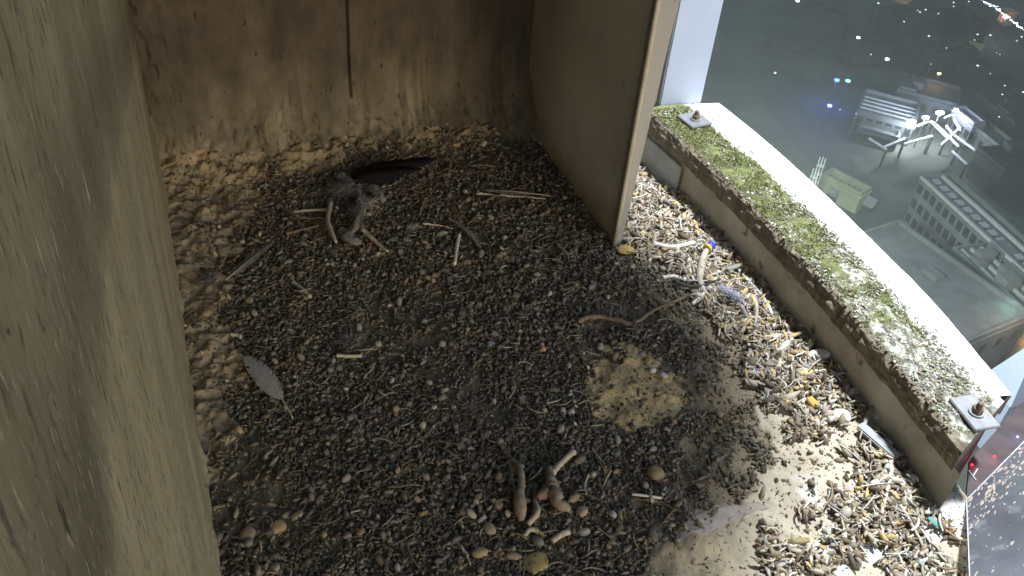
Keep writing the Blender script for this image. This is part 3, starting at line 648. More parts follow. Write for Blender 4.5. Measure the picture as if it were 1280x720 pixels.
stones = [
 (347, 657, .0085, .0072, .004, (.30, .24, .11), 'square yellow chip in the lower left gravel', 'chip', .3, .8, 'yellow_chip'),
 (310, 667, .009, .008, .005, (.27, .21, .15), 'lumpy buff chip left of the square yellow chip', 'chip', 1, .3, 'buff_chip'),
 (670, 701, .0125, .0115, .003, (.38, .30, .12), 'large pitted yellow flake at the bottom of the gravel', 'flake', .1, .75, 'yellow_flake'),
 (600, 691, .009, .006, .004, (.34, .27, .16), 'oval buff stone left of the pitted yellow flake', 'stone', 0, .2, 'buff_stone'),
 (642, 693, .009, .005, .004, (.24, .2, .15), 'grey-brown stone touching the pitted yellow flake', 'stone', -.4, .2, 'brown_stone'),
 (612, 660, .006, .009, .004, (.30, .25, .18), 'upright wedge of pale stone beside the bird leg', 'stone', .2, .3, 'wedge_stone'),
 (623, 631, .005, .006, .004, (.27, .21, .14), 'tan stone left of the standing bird leg', 'stone', .2, .3, 'tan_stone'),
 (614, 425, .005, .0058, .003, (.42, .43, .43), 'small pale eggshell piece in the middle gravel', 'eggshell', .2, .2, 'eggshell'),
 (679, 434, .0045, .0045, .004, (.36, .2, .13), 'round orange stone beside the middle gravel rise', 'stone', 0, .0, 'orange_stone'),
 (726, 438, .0062, .004, .003, (.42, .39, .34), 'flat oval white pebble right of the orange stone', 'pebble', -.4, .1, 'white_pebble'),
 (751, 430, .005, .006, .004, (.36, .34, .3), 'rounded grey pebble right of the flat white pebble', 'pebble', -.2, .1, 'grey_pebble'),
 (704, 510, .0045, .005, .004, (.3, .29, .26), 'left of two round grey pebbles in the centre gravel', 'pebble', 0, .05, 'round_pebble'),
 (714, 512, .005, .0045, .004, (.34, .32, .28), 'right of two round grey pebbles in the centre gravel', 'pebble', 0, .05, 'round_pebble'),
 (816, 462, .005, .0045, .0035, (.5, .49, .46), 'white pebble at the top of the tan floor patch', 'pebble', 0, .1, 'white_pebble'),
 (829, 470, .004, .0065, .003, (.5, .49, .46), 'curved white chip right of the white pebble', 'chip', .5, .1, 'white_chip'),
 (820, 588, .010, .010, .006, (.27, .21, .12), 'knobbly tan lump right of the bird leg', 'lump', .3, .3, 'tan_lump'),
 (728, 638, .007, .006, .004, (.30, .25, .17), 'tan stone right of the curled dried skin', 'stone', .3, .3, 'tan_stone'),
 (766, 642, .0045, .0055, .004, (.36, .36, .38), 'small bluish stone at the edge of the lower gravel', 'stone', .3, .2, 'bluish_stone'),
 (726, 572, .009, .0045, .003, (.30, .23, .17), 'flat pinkish flake above the bird leg tangle', 'flake', .5, .3, 'pink_flake'),
 (782, 314, .013, .010, .005, (.50, .36, .14), 'ochre crumb beside the foot of the partition edge', 'crumb', -.5, .2, 'ochre_crumb'),
 (806, 294, .008, .007, .004, (.5, .42, .2), 'yellow crumb right of the partition foot', 'crumb', 0, .2, 'yellow_crumb'),
 (847, 256, .009, .007, .004, (.5, .42, .17), 'yellow lump near the far end of the lit strip', 'crumb', .4, .2, 'yellow_crumb'),
 (800, 232, .006, .006, .005, (.62, .61, .58), 'white shell fragment behind the lit partition edge', 'shell', 0, .1, 'white_shell'),
 (886, 350, .006, .010, .004, (.42, .32, .14), 'ochre chip below the blue cap', 'chip', .1, .3, 'ochre_chip'),
 (969, 424, .008, .012, .004, (.45, .36, .17), 'yellow patch of crust in the lit debris', 'crumb', .6, .2, 'yellow_crust'),
 (1006, 467, .012, .007, .004, (.52, .42, .2), 'oval yellow flake on the brightest debris', 'flake', 0, .2, 'yellow_flake'),
 (1022, 447, .015, .009, .005, (.62, .6, .56), 'large white flake by the parapet foot', 'flake', -.3, .3, 'white_flake'),
 (1015, 504, .006, .009, .004, (.55, .33, .08), 'orange chip in the lit debris above the pale crust', 'chip', .2, .3, 'orange_chip'),
 (1052, 520, .012, .010, .006, (.6, .57, .5), 'broad pale stone at the end of the lit debris', 'stone', -.5, .3, 'pale_stone'),
 (1142, 598, .0062, .0062, .006, (.56, .55, .52), 'round white ball among the near corner debris', 'stone', 0, 0, 'white_ball'),
 (1096, 520, .0048, .0045, .004, (.56, .54, .5), 'white bead at the top of the near corner debris', 'stone', 0, 0, 'white_bead'),
 (1110, 552, .005, .006, .004, (.54, .52, .46), 'white knob beside the grey bar', 'stone', .4, .1, 'knobbed_stone'),
 (1094, 606, .007, .006, .005, (.5, .46, .38), 'pale lump left of the corner sticks', 'stone', .4, .2, 'pale_lump'),
 (1168, 653, .0052, .0078, .003, (.10, .30, .27), 'small teal plastic piece in the near corner debris', 'plastic', .1, .7, 'teal_piece'),
 (1014, 690, .0045, .0022, .002, (.09, .07, .05), 'dark seed lying on the pale floor crust', 'seed', .6, 0, 'dark_seed'),
 (1060, 590, .002, .0024, .0018, (.08, .06, .045), 'black speck on the pale crust near the corner debris', 'seed', .6, 0, 'dark_seed'),
]
for i, s in enumerate(stones):
    chip(s[10], s[0], s[1], s[2], s[3], s[4], s[5], s[6], s[7], s[8], s[9], seed=i + 2, holes=(1,) if 'yellow_flake' in s[10] or 'ochre' in s[10] else ())
feather((1075, 548), (1100, 500), .004, 'short pale feather leaning at the parapet foot', M_flight, seed=21)

# the bird leg tangle
lg = empty('bird_leg', on(648, 636, .01), 'dried bird leg standing out of the lower gravel with its toes curled', 'bird leg')
l0 = Vector(lg.location)
def lpart(name, pix, rads, M=M_skin, wob=.08, n=14):
    P = [tuple(on(*p[:2], p[2]) - l0) for p in pix]
    V, Fc = tube(spline(P, n), list(np.interp(np.linspace(0, 1, n + 1), np.linspace(0, 1, len(rads)), rads)), 10, wob, len(pix)); mesh(name, V, Fc, M, lg, True)
lpart('thigh', [(652, 650, .010), (649, 625, .014), (652, 605, .016)], [.003, .0068, .0072, .0045, .0035])
lpart('shank', [(652, 608, .016), (651, 590, .018), (644, 577, .014)], [.0045, .0035, .004, .003])
lpart('toe', [(644, 577, .014), (637, 574, .012), (631, 580, .007)], [.003, .0018, .0012])
lpart('toe', [(644, 578, .014), (640, 588, .010), (637, 602, .007)], [.0025, .0016, .001])
lpart('toe', [(646, 577, .014), (637, 570, .010), (630, 570, .006)], [.0025, .0015, .001])
bone('bone', [(670, 604), (668, 630), (664, 652)], .0024, 'thin upright pink-brown bone right of the bird leg', M_skin, knob=1.2)
sk = empty('skin_scrap', on(690, 620, .01), 'curled scrap of dried skin and bone right of the bird leg', 'skin scrap')
l0 = Vector(sk.location); lg = sk
lpart('hide', [(672, 622, .012), (690, 612, .016), (697, 628, .014), (712, 636, .010)], [.003, .007, .0085, .0075, .006, .003], wob=.3)
lpart('spur', [(690, 608, .016), (688, 594, .018), (686, 582, .014)], [.008, .005, .003], wob=.2)
lpart('rib', [(660, 655, .010), (672, 640, .012), (668, 625, .010)], [.003, .003, .002], M_bone)
bone('bone', [(690, 590), (705, 574), (718, 562)], .0034, 'thick pale bone pointing up from the dried skin', M_bone, knob=1.5, h=.013)
bone('bone', [(690, 674), (702, 666), (712, 662)], .0034, 'stubby bone below the curled dried skin', M_bone, knob=1.3)
bone('bone', [(655, 670), (662, 662), (672, 662)], .0026, 'little curved bone under the bird leg', M_bone)
twig([(576, 682), (584, 694), (588, 706)], .0015, 'pale twig standing at the left of the oval buff stone', M=M_bone)
bone('bone', [(790, 616), (806, 619), (828, 622)], .0015, 'thin straight bone crossing the knobbly ground right of the bird leg', M_bonew, knob=1.1)
bone('bone', [(733, 618), (731, 606), (736, 592)], .0013, 'hair-thin pale bone right of the dried skin', M_bone, knob=1.1)

# branches and sticks
twig([(722, 398), (752, 392), (790, 402), (815, 388), (862, 366)], .0036, 'knotty brown branch lying across the edge of the lit strip', forks=[(7, .012, .022, .004), (12, -.01, -.016, .004)], h=.011, name='branch', cat='branch')
twig([(842, 352), (870, 356), (900, 350)], .0026, 'dark stick at the edge of the light below the blue cap', M=plain('dark_twig', (.05, .042, .036)), h=.012)
twig([(805, 222), (814, 231), (826, 242)], .0026, 'thick white stick behind the partition edge', M=M_bonew)
bone('bone', [(866, 378), (880, 366), (900, 352)], .0022, 'thin white bone left of the lilac down', M_bonew, knob=1.3)
bone('bone', [(930, 346), (950, 366), (962, 386), (968, 410)], .0022, 'long curved white rib lying along the parapet foot', M_bonew, knob=1.2)
bone('bone', [(828, 348), (842, 344), (858, 348)], .0028, 'small knobbed bone in the lit strip left of the blue cap', M_bonew)
bone('bone', [(816, 305), (840, 310), (868, 305)], .0032, 'pale thick bone left of the capped leg', M_bonew, knob=1.3, h=.012)
bone('bone', [(860, 322), (862, 338), (868, 350)], .0022, 'thin rib left of the ringed leg', M_bonew, knob=1.2)
down(912, 368, .017, 'lilac-grey clump of down in the lit debris', M_lilac, 420, sx=.55, sy=1.3, rz=.35, h=.010, seed=31, thick=.0007)
down(800, 445, .006, 'tiny white fluff above the tan floor patch', M_flight, 60, seed=33)
rg = empty('ringed_leg', on(880, 330, .012), 'bird leg with a yellow ring and a bright blue cap in the lit debris', 'ringed leg')
r0 = Vector(rg.location); lg = rg; l0 = r0
lpart('leg_bone', [(874, 348, .010), (878, 325, .014), (884, 312, .018)], [.005, .0055, .0045, .004], M_bone)
lpart('claw', [(874, 348, .010), (880, 362, .008), (888, 372, .005)], [.005, .003, .0012], M_bone)
a = on(884, 312, .019) - r0; b = on(889, 307, .021) - r0; d = (b - a).normalized()
V, Fc = tube([a - d * .002, a - d * .0015, a + d * .0015, a + d * .002], [.006, .0068, .0068, .006], 20); mesh('yellow_ring', V, Fc, plain('yellow_plastic', (.65, .5, .05), .4, bump=.05), rg, True)
V, Fc = tube([a + d * .002, a + d * .004, a + d * .010, a + d * .012, a + d * .0125], [.0058, .0066, .0066, .0056, .002], 20); mesh('blue_cap', V, Fc, plain('blue_plastic', (.05, .06, .55), .4, bump=.05), rg, True)

# corner debris
twig([(1114, 566), (1112, 600), (1102, 642)], .0024, 'long pale curved stick in the near corner', M=M_bonew)
twig([(1126, 632), (1142, 662), (1158, 690)], .0024, 'straight tan stick in the near corner beside the teal piece', M=M_bone)
twig([(1134, 610), (1138, 622), (1130, 636)], .0018, 'small hooked stick below the white ball', M=M_bonew)
bm = bmesh.new(); box(bm, -.006, .006, -.028, .028, 0, .007, .0015)
o = bmobj('metal_bar', bm, M_flange); p = on(1097, 553, .007); o.location = p; o.rotation_euler = (0, -.2, math.radians(12)); tag(o, 'short grey bar lying against the parapet foot', 'bar')
# white guano smear is part of the floor: a thin dried patch with its own outline
def patch(name, poly, thick, M, label, cat, n=60, seed=1):
    P = [gz(*p) for p in poly]; cx = sum(p[0] for p in P) / len(P); cy = sum(p[1] for p in P) / len(P)
    sp = []; k = len(P)
    for i in range(n):
        t = i / n * k; j = int(t); u = t - j; a = P[j % k]; b = P[(j + 1) % k]
        q = a * (1 - u) + b * u; nn = 1 + .16 * mn.noise(Vector((i * .6, seed, 0))); sp.append((cx + (q[0] - cx) * nn, cy + (q[1] - cy) * nn))
    V = []; Fc = []; rings = [1, .97, .8, .6, .4, .2]
    for ri, s in enumerate(rings):
        for x, y in sp:
            X = cx + (x - cx) * s; Y = cy + (y - cy) * s
            V.append((X - cx, Y - cy, fz(X, Y) + (-.002 if ri == 0 else thick * (.8 + .5 * mn.noise(Vector((X * 120, Y * 120, 0)))))))
    V.append((0, 0, fz(cx, cy) + thick))
    for ri in range(len(rings) - 1):
        for i in range(n): Fc.append((ri * n + i, ri * n + (i + 1) % n, (ri + 1) * n + (i + 1) % n, (ri + 1) * n + i))
    for i in range(n): Fc.append(((len(rings) - 1) * n + i, (len(rings) - 1) * n + (i + 1) % n, len(V) - 1))
    o = mesh(name, V, Fc, M, sm=True); o.location = (cx, cy, 0); return tag(o, label, cat)
M_wg = mat('white_guano', [(.3, (.26, .22, .185)), (.7, (.40, .345, .30))], scale=70, bump=.5, bscale=250, spots=[(90, .6, (.24, .2, .15), .08)])
patch('white_dropping', [(836, 664), (858, 648), (880, 638), (915, 630), (955, 628), (965, 634), (930, 644), (900, 658), (878, 672), (862, 668), (846, 680)], .0009, M_wg, 'long whitish dried dropping smeared over the floor at the shadow edge', 'dropping')

# dirty plastic sheet at the near end of the parapet
A = np.array(gz(1209, 625, .0)); B = np.array(gz(1330, 502, .0)); Dn = np.array(gz(1213, 722, .05)); Dn = A + (Dn - A) * 1.6
sh_ = empty('plastic_sheet', tuple(A), 'grimy dark plastic sheet splashed with droppings at the near end of the parapet', 'plastic sheet')
M_sheet = mat('smeared_plastic', [(.3, (.06, .065, .075)), (.7, (.12, .125, .14))], scale=14, bump=.15, rough=.35, spec=.5, spots=[(40, .60, (.17, .175, .19), .12)])
u = B - A; v_ = Dn - A; nrm = np.cross(u, v_); nrm /= np.linalg.norm(nrm); nrm *= -1 if nrm[2] < 0 else 1
def quadbox(a, u, v, t):
    P = [a, a + u, a + u + v, a + v]; return [tuple(p - A) for p in P] + [tuple(p - A - nrm * t) for p in P]
QF = [(0, 1, 2, 3), (7, 6, 5, 4), (0, 4, 5, 1), (1, 5, 6, 2), (2, 6, 7, 3), (3, 7, 4, 0)]
mesh('sheet', quadbox(A, u, v_, .003), QF, M_sheet, sh_)
un = u / np.linalg.norm(u); vn_ = v_ / np.linalg.norm(v_)
M_edge = plain('bright_edge', (.6, .63, .68), .4)
mesh('top_edge', quadbox(A - vn_ * .0022 + nrm * .0006, u, vn_ * .002, .004), QF, M_edge, sh_)
mesh('side_edge', quadbox(A - un * .0020 + nrm * .0006, un * .0018, v_, .004), QF, M_edge, sh_)
V = []; Fc = []
for i in range(220):
    a, b = rnd.random(), rnd.random() ** 1.2
    if rnd.random() < .5: a = rnd.random() * .7; b = rnd.random() * .3
    c = A + u * a + v_ * b; r = rnd.uniform(.0008, .0034) * (1 + (b < .3) * .3); e = rnd.uniform(1, 2.2); th = rnd.uniform(-.6, .6) + .8; k = len(V); m_ = 9
    cs, sn = math.cos(th), math.sin(th)
    V.append(tuple(c - A + nrm * .0012))
    for j in range(m_):
        t = 2 * math.pi * j / m_; rr = r * rnd.uniform(.55, 1.3); x = rr * e * math.cos(t); y = rr * math.sin(t)
        V.append(tuple(c - A + un * (x * cs - y * sn) + vn_ * (x * sn + y * cs) + nrm * .0003))
    for j in range(m_): Fc.append((k, k + 1 + j, k + 1 + (j + 1) % m_))
o = mesh('dropping_splashes', V, Fc, M_wg, sh_); o['kind'] = 'stuff'

# ------------------------------------------------------------------ the town far below
ZG = -80.0
M_ground = mat('night_ground', [(.35, (.02, .022, .022)), (.52, (.06, .064, .06)), (.66, (.12, .125, .11))], scale=.06, bump=0, rough=.95, spots=[(.06, .6, (.06, .085, .055), .08)])
gr = struct(mesh('ground', [(-600, -600, ZG), (1500, -600, ZG), (1500, 1500, ZG), (-600, 1500, ZG)], [(0, 1, 2, 3)], M_ground))
def gp(px, py, z=ZG): p = gz(px, py, z); return Vector((p[0], p[1], z))
# water beyond the shore road
a = gp(1205, -22); b = gp(1300, 42); d = (b - a).normalized(); nn = Vector((d.y, -d.x, 0)); nn = nn if nn.x > 0 else -nn
M_water = mat('dark_water', [(.3, (.012, .018, .035)), (.7, (.02, .028, .05))], scale=.05, bump=.2, bscale=1, bdist=.2, rough=.25, spec=.5)
q = [a - d * 400, a + d * 400, a + d * 400 + nn * 700, a - d * 400 + nn * 700]
struct(mesh('water', [(p.x, p.y, ZG + .03) for p in q], [(0, 1, 2, 3)], M_water))
M_road = mat('asphalt', [(.3, (.045, .047, .05)), (.7, (.065, .067, .07))], scale=.2, bump=0, rough=.9)
def road(name, pix, wd):
    P = [gp(*p) for p in pix]; V = []; Fc = []
    for i, p in enumerate(P):
        t = (P[min(i + 1, len(P) - 1)] - P[max(i - 1, 0)]).normalized(); s = Vector((-t.y, t.x, 0)) * wd / 2
        V += [(p.x + s.x, p.y + s.y, ZG + .02), (p.x - s.x, p.y - s.y, ZG + .02)]
        if i: k = len(V) - 4; Fc.append((k, k + 1, k + 3, k + 2))
    return struct(mesh(name, V, Fc, M_road))
road('road', [(1195, -30), (1225, 2), (1252, 18), (1300, 50)], 7)
road('street', [(1010, -20), (1105, 50), (1180, 108), (1240, 160), (1330, 250)], 6)
road('street', [(900, 0), (960, 110), (1090, 260), (1160, 330), (1330, 480)], 8)

def facade_windows(parent, L, D, H, rows, colsn, M, which=(0, 1, 2, 3), wz=1.5, ww=1.1, first=None):
    """window boxes set into each wall, 30 mm proud of it"""
    for side in which:
        ln = L if side % 2 == 0 else D
        for r_ in range(rows):
            for c_ in range(colsn if side % 2 == 0 else max(2, int(colsn * D / L))):
                m_ = colsn if side % 2 == 0 else max(2, int(colsn * D / L))
                x = -ln / 2 + ln * (c_ + .5) / m_; z = H * (r_ + .55) / rows
                bm = bmesh.new(); box(bm, x - ww / 2, x + ww / 2, -.03, .12, z - wz / 2, z + wz / 2)
                rot = Matrix.Rotation(math.pi / 2 * side, 4, 'Z'); off = {0: (0, -D / 2, 0), 1: (L / 2, 0, 0), 2: (0, D / 2, 0), 3: (-L / 2, 0, 0)}[side]
                bmesh.ops.transform(bm, matrix=Matrix.Translation(off) @ rot, verts=bm.verts[:])
                bmobj('window', bm, M, parent)
def building(name, px, py, L, D, H, rz, wallc, roofc, label, rows=3, cn=6, win=None, roof='flat', cat='building', which=(0, 1, 2, 3), units=0, group=None, seed=1, ridge=3):
    p = gp(px, py, ZG + H); e = empty(name, (p.x, p.y, ZG), label, cat, group, math.radians(rz)); rs = random.Random(seed)
    Mw = plain(name + '_wall', tuple(c * .5 for c in wallc), bump=0, scale=.4); Mr = plain(name + '_roof', tuple(c * .5 for c in roofc), bump=0, scale=.5)
    bm = bmesh.new(); box(bm, -L / 2, L / 2, -D / 2, D / 2, 0, H); bmobj('wall', bm, Mw, e)
    if roof == 'flat':
        bm = bmesh.new(); box(bm, -L / 2 - .2, L / 2 + .2, -D / 2 - .2, D / 2 + .2, H + .01, H + .25); ro = bmobj('roof', bm, Mr, e)
        bm = bmesh.new(); t = .35
        for q in ((-L / 2, L / 2, -D / 2, -D / 2 + t), (-L / 2, L / 2, D / 2 - t, D / 2), (-L / 2, -L / 2 + t, -D / 2 + t + .01, D / 2 - t - .01), (L / 2 - t, L / 2, -D / 2 + t + .01, D / 2 - t - .01)): box(bm, *q, H + .26, H + .9)
        bmobj('roof_kerb', bm, Mw, e)
        for i in range(units):
            x = rs.uniform(-L * .38, L * .38); y = rs.uniform(-D * .32, D * .32); a = rs.uniform(.6, 1.6); b = rs.uniform(.6, 1.6)
            bm = bmesh.new(); box(bm, x - a, x + a, y - b, y + b, H + .26, H + rs.uniform(1.0, 2.2), .06); bmobj('roof_unit', bm, Mw, e)
    else:
        V = [(-L / 2 - .4, -D / 2 - .4, H), (L / 2 + .4, -D / 2 - .4, H), (L / 2 + .4, D / 2 + .4, H), (-L / 2 - .4, D / 2 + .4, H), (-L / 2 - .4, 0, H + ridge), (L / 2 + .4, 0, H + ridge)]
        mesh('roof', V, [(0, 1, 5, 4), (2, 3, 4, 5), (1, 2, 5), (3, 0, 4), (3, 2, 1, 0)], Mr, e)
    if rows: facade_windows(e, L, D, H, rows, cn, win or M_wdark, which)
    return e
M_wdark = plain('dark_pane', (.03, .034, .038), .4, bump=0)
M_wlit = mat('lit_pane', [(.3, (.5, .4, .2)), (.7, (.6, .5, .3))], scale=.5, bump=0, emit=((1, .75, .35), 1.2))
YA = math.degrees(math.atan2(*(np.array(gz(1280, 310, ZG)) - np.array(gz(1185, 225, ZG)))[[1, 0]]))
e = building('striped_block', 1110, 138, 10, 10, 3.5, YA + 50, (.22, .24, .27), (.26, .28, .32), 'grey-blue block with a ribbed roof left of the floodlit yard', 2, 6, seed=2)
for i in range(5):
    bm = bmesh.new(); box(bm, -5, 5, -4 + i * 1.6, -3.7 + i * 1.6, 3.76, 4.0); bmobj('roof_rib', bm, plain('rib_metal', (.3, .33, .38), bump=0), e)
building('dark_hall', 1160, 115, 11, 8, 3.5, YA + 50, (.13, .15, .18), (.15, .17, .2), 'dark hall behind the floodlit yard', 1, 5, seed=3, units=2)
building('low_annex', 1098, 166, 7, 3, 2, YA + 50, (.16, .18, .2), (.2, .22, .25), 'low annex in front of the ribbed roof', 1, 6, seed=4)
# the floodlit yard: a frame of white pipes and gantries
M_lit = mat('lit_steel', [(.3, (.5, .55, .6)), (.7, (.6, .66, .72))], scale=1, bump=0)
yard = empty('pipe_yard', gp(1170, 165, ZG + 3.5), 'floodlit yard of white pipes and gantries between dark buildings', 'pipe yard')
y0 = Vector(yard.location)
def beam(a, b, wd, h0, h1, M, parent, name='gantry_beam', org=y0):
    A_ = gp(*a, ZG + h0); B_ = gp(*b, ZG + h0); t = (B_ - A_).normalized(); s = Vector((-t.y, t.x, 0)) * wd / 2; V = []
    for z in (0, h1 - h0):
        for p in (A_ + s, B_ + s, B_ - s, A_ - s): V.append(tuple(p - org + Vector((0, 0, z))))
    return mesh(name, V, [(3, 2, 1, 0), (4, 5, 6, 7), (0, 1, 5, 4), (1, 2, 6, 5), (2, 3, 7, 6), (3, 0, 4, 7)], M, parent)
for a, b, wd in [((1086, 174), (1108, 188), .5), ((1104, 185), (1131, 174), .5), ((1130, 181), (1165, 171), .7), ((1146, 158), (1160, 153), .45), ((1163, 152), (1183, 172), .55), ((1167, 154), (1198, 184), .55),
                 ((1176, 182), (1200, 160), .6), ((1190, 168), (1222, 191), .5), ((1182, 158), (1192, 170), .4), ((1196, 138), (1216, 158), 1.2), ((1180, 148), (1194, 142), .4), ((1192, 150), (1200, 164), .45), ((1190, 190), (1208, 206), .5)]:
    beam(a, b, wd * .55, 3.5, 3.8, M_lit, yard)
bm = bmesh.new()
for (px_, py_) in [(1108, 187), (1131, 175), (1165, 171), (1163, 152), (1183, 172), (1198, 184), (1200, 161), (1222, 190), (1196, 139), (1208, 205)]:
    p = gp(px_, py_, ZG + 3.5) - y0; box(bm, p.x - .15, p.x + .15, p.y - .15, p.y + .15, -3.5, -.01)
bmobj('gantry_posts', bm, M_road, yard)['kind'] = 'stuff'
def floodmast(px_, py_, label, power, col=(.85, .93, 1), h=6, head=.45, glow=30):
    p = gp(px_, py_, ZG + h); e = empty('flood_mast', (p.x, p.y, ZG), label, 'floodlight mast', 'masts around the floodlit yard')
    V, Fc = tube([(0, 0, 0), (0, 0, h - .2)], [.12, .08], 8); mesh('mast', V, Fc, M_road, e)
    bm = bmesh.new(); box(bm, -head, head, -head * .6, head * .6, h - .2, h + .2, .05); bmobj('lamp_head', bm, mat('flood_glass', [(0, (.8, .8, .8)), (1, (.9, .9, .9))], bump=0, emit=(col, glow)), e)
    lamp('mast_light', 'POINT', (p.x, p.y, ZG + h - .8), power * 2.2, col, .3)
floodmast(1139, 152, 'leftmost bright floodlight mast of the pipe yard', 9000, head=.7)
floodmast(1157, 147, 'second bright floodlight mast from the left in the pipe yard', 7000, head=.5)
floodmast(1175, 141, 'tallest bright floodlight mast over the middle of the pipe yard', 9000, head=.6, h=8)
floodmast(1195, 138, 'rightmost bright floodlight mast of the pipe yard beside the shed', 5000, head=.4)
building('yard_shed', 1210, 148, 6, 2.5, 4, YA, (.38, .4, .5), (.4, .42, .55), 'small lilac shed at the right of the floodlit yard', 1, 4, seed=5)
building('side_hall', 1236, 168, 12, 4, 3, YA, (.2, .22, .22), (.16, .18, .19), 'narrow hall right of the floodlit yard', 1, 6, seed=6)

# yellowish house with dark windows, pale towers by it
e = building('yellow_house', 1057, 231, 7.2, 3.0, 3, YA + 27, (.62, .66, .42), (.75, .8, .5), 'small yellowish house with a row of dark windows below the coping edge', 0, 6, seed=7)
for i, x in enumerate((-2.8, -1.9, -1.0, .6, 1.5, 2.4)):
    bm = bmesh.new(); box(bm, x - .27, x + .27, -.9, .1, 3.27, 3.33); bmobj('skylight', bm, M_wdark, e)
lamp('house_light', 'POINT', tuple(gp(1050, 246, ZG + 12)), 7000, (.85, 1, .6), .4)
for (a, b, L_, lb) in [(1024, 212, 5, 'slim pale lattice mast behind the coping edge'), (1016, 226, 4, 'short pale lattice mast touching the coping edge')]:
    p = gp(a, b, ZG + 10); t = empty('lattice_mast', (p.x, p.y, ZG), lb, 'mast'); Mm = plain('mast_paint', (.5, .55, .53), bump=0)
    for sx, sy in ((-.4, -.4), (.4, -.4), (.4, .4), (-.4, .4)):
        V, Fc = tube([(sx, sy, 0), (sx * .7, sy * .7, 12)], [.1, .08], 6); mesh('leg', V, Fc, Mm, t)
    bm = bmesh.new()
    for i in range(8): box(bm, -.42, .42, -.42, .42, 1.4 * i + .8, 1.4 * i + .9)
    bmobj('bracing', bm, Mm, t)
building('pale_annex', 1042, 243, 1.2, .9, 1.5, YA + 27, (.5, .52, .55), (.5, .5, .55), 'tiny pale annex at the left end of the yellowish house', 1, 2, seed=8)
building('gable_shed', 1085, 253, 2.0, 1.6, 1.4, YA + 27, (.4, .42, .5), (.4, .42, .48), 'small lilac gabled shed right of the yellowish house', 1, 2, seed=9, roof='gable', ridge=1.2)

# long terraces at the right
e = building('long_terrace', 1236, 284, 26, 5.5, 8, YA, (.3, .33, .33), (.27, .3, .3), 'long grey terrace with rows of windows running to the right edge', 3, 16, seed=10, which=(0, 3))
for yo, w_ in ((-2.6, .5), (0.9, .4), (2.7, .5)):
    bm = bmesh.new(); box(bm, -13, 13, yo - w_ / 2, yo + w_ / 2, 8.27, 8.75); bmobj('roof_ridge', bm, plain('ridge_paint', (.42, .45, .44), bump=0), e)
for i in range(13):
    bm = bmesh.new(); box(bm, -12 + i * 1.9, -11 + i * 1.9, -1.7, -.4, 8.27, 8.6); bmobj('rooflight', bm, plain('rooflight_grey', (.38, .4, .41), bump=0), e)
e = building('stepped_block', 1262, 352, 15, 8, 7, YA, (.32, .34, .34), (.28, .3, .3), 'grey stepped block in front of the long terrace', 2, 9, seed=11, units=5)
for i in range(4):
    bm = bmesh.new(); box(bm, -7, 7, -3 + i * 1.6, -2.6 + i * 1.6, 7.27, 7.7); bmobj('roof_ridge', bm, plain('ridge_paint', (.4, .42, .42), bump=0), e)
building('wide_hall', 1158, 352, 22, 13, 9, YA + 14, (.24, .25, .27), (.25, .26, .28), 'wide flat-roofed hall seen just past the middle of the coping', 2, 8, seed=12, units=1)
# far dark blocks
far = [(1035, 14, 9, 6, 5), (1080, 55, 9, 6, 4), (1128, 20, 8, 6, 5), (1190, 62, 9, 6, 4), (1232, 92, 10, 6, 4), (1262, 138, 11, 7, 4), (1268, 200, 10, 7, 5), (1150, 62, 8, 5, 4), (1206, 24, 9, 6, 4), (985, 62, 9, 7, 4)]
desc = ['dark block at the top edge between the pale post and the yellow kiosk', 'dark block between the blue lights and the top edge', 'dark block behind the yellow lit kiosk at the top edge', 'dark block behind the dim tan kiosk', 'dark block right of the street with the amber lamp', 'dark block above the narrow side hall', 'dark block at the right edge above the long terrace', 'small dark block left of the dim tan kiosk', 'low dark block touching the shore road', 'dark block left of the upper blue street lamp']
for i, (a, b, L_, D_, H_) in enumerate(far):
    v_c = rnd.uniform(.03, .06)
    building('town_block', a, b, L_, D_, H_, YA + rnd.choice((0, 0, 90, 50)), (v_c, v_c * 1.04, v_c * 1.04), (v_c * .9, v_c * .95, v_c), desc[i], 1, 5, seed=20 + i, units=3, group='dark blocks of the town below', which=(0, 3))
def litwall(px_, py_, L_, H_, rz, col, s, label):
    p = gp(px_, py_, ZG + H_ / 2); e = empty('lit_kiosk', (p.x, p.y, ZG), label, 'kiosk', None, math.radians(rz))
    bm = bmesh.new(); box(bm, -L_ / 2, L_ / 2, -1.2, 1.2, 0, H_); bmobj('wall', bm, plain('kiosk_wall', (.3, .28, .2), bump=0), e)
    bm = bmesh.new(); box(bm, -L_ / 2 + .3, L_ / 2 - .3, -1.27, -1.205, .6, H_ - .5); bmobj('lit_window', bm, mat('kiosk_glow', [(.35, tuple(c * .2 for c in col)), (.65, col)], scale=1.4, bump=0, emit=(col, s)), e)
    bm = bmesh.new(); box(bm, -L_ / 2 - .3, L_ / 2 + .3, -1.6, 1.5, H_ + .01, H_ + .3); bmobj('roof', bm, plain('kiosk_roof', (.35, .3, .15), bump=0), e)
    lamp('kiosk_light', 'POINT', (p.x - 1.5, p.y - 3, ZG + H_ + 1), s * 700, col, .3)
litwall(1123, 13, 3.2, 4.5, YA - 60, (.9, .75, .25), .7, 'yellow lit kiosk at the top edge of the town')
litwall(1214, 70, 3.5, 4, YA - 50, (.6, .42, .2), .35, 'dim tan lit kiosk below the shore road')
litwall(1258, 22, 2.5, 3, YA, (1, .4, .2), .8, 'reddish lit kiosk on the shore road')

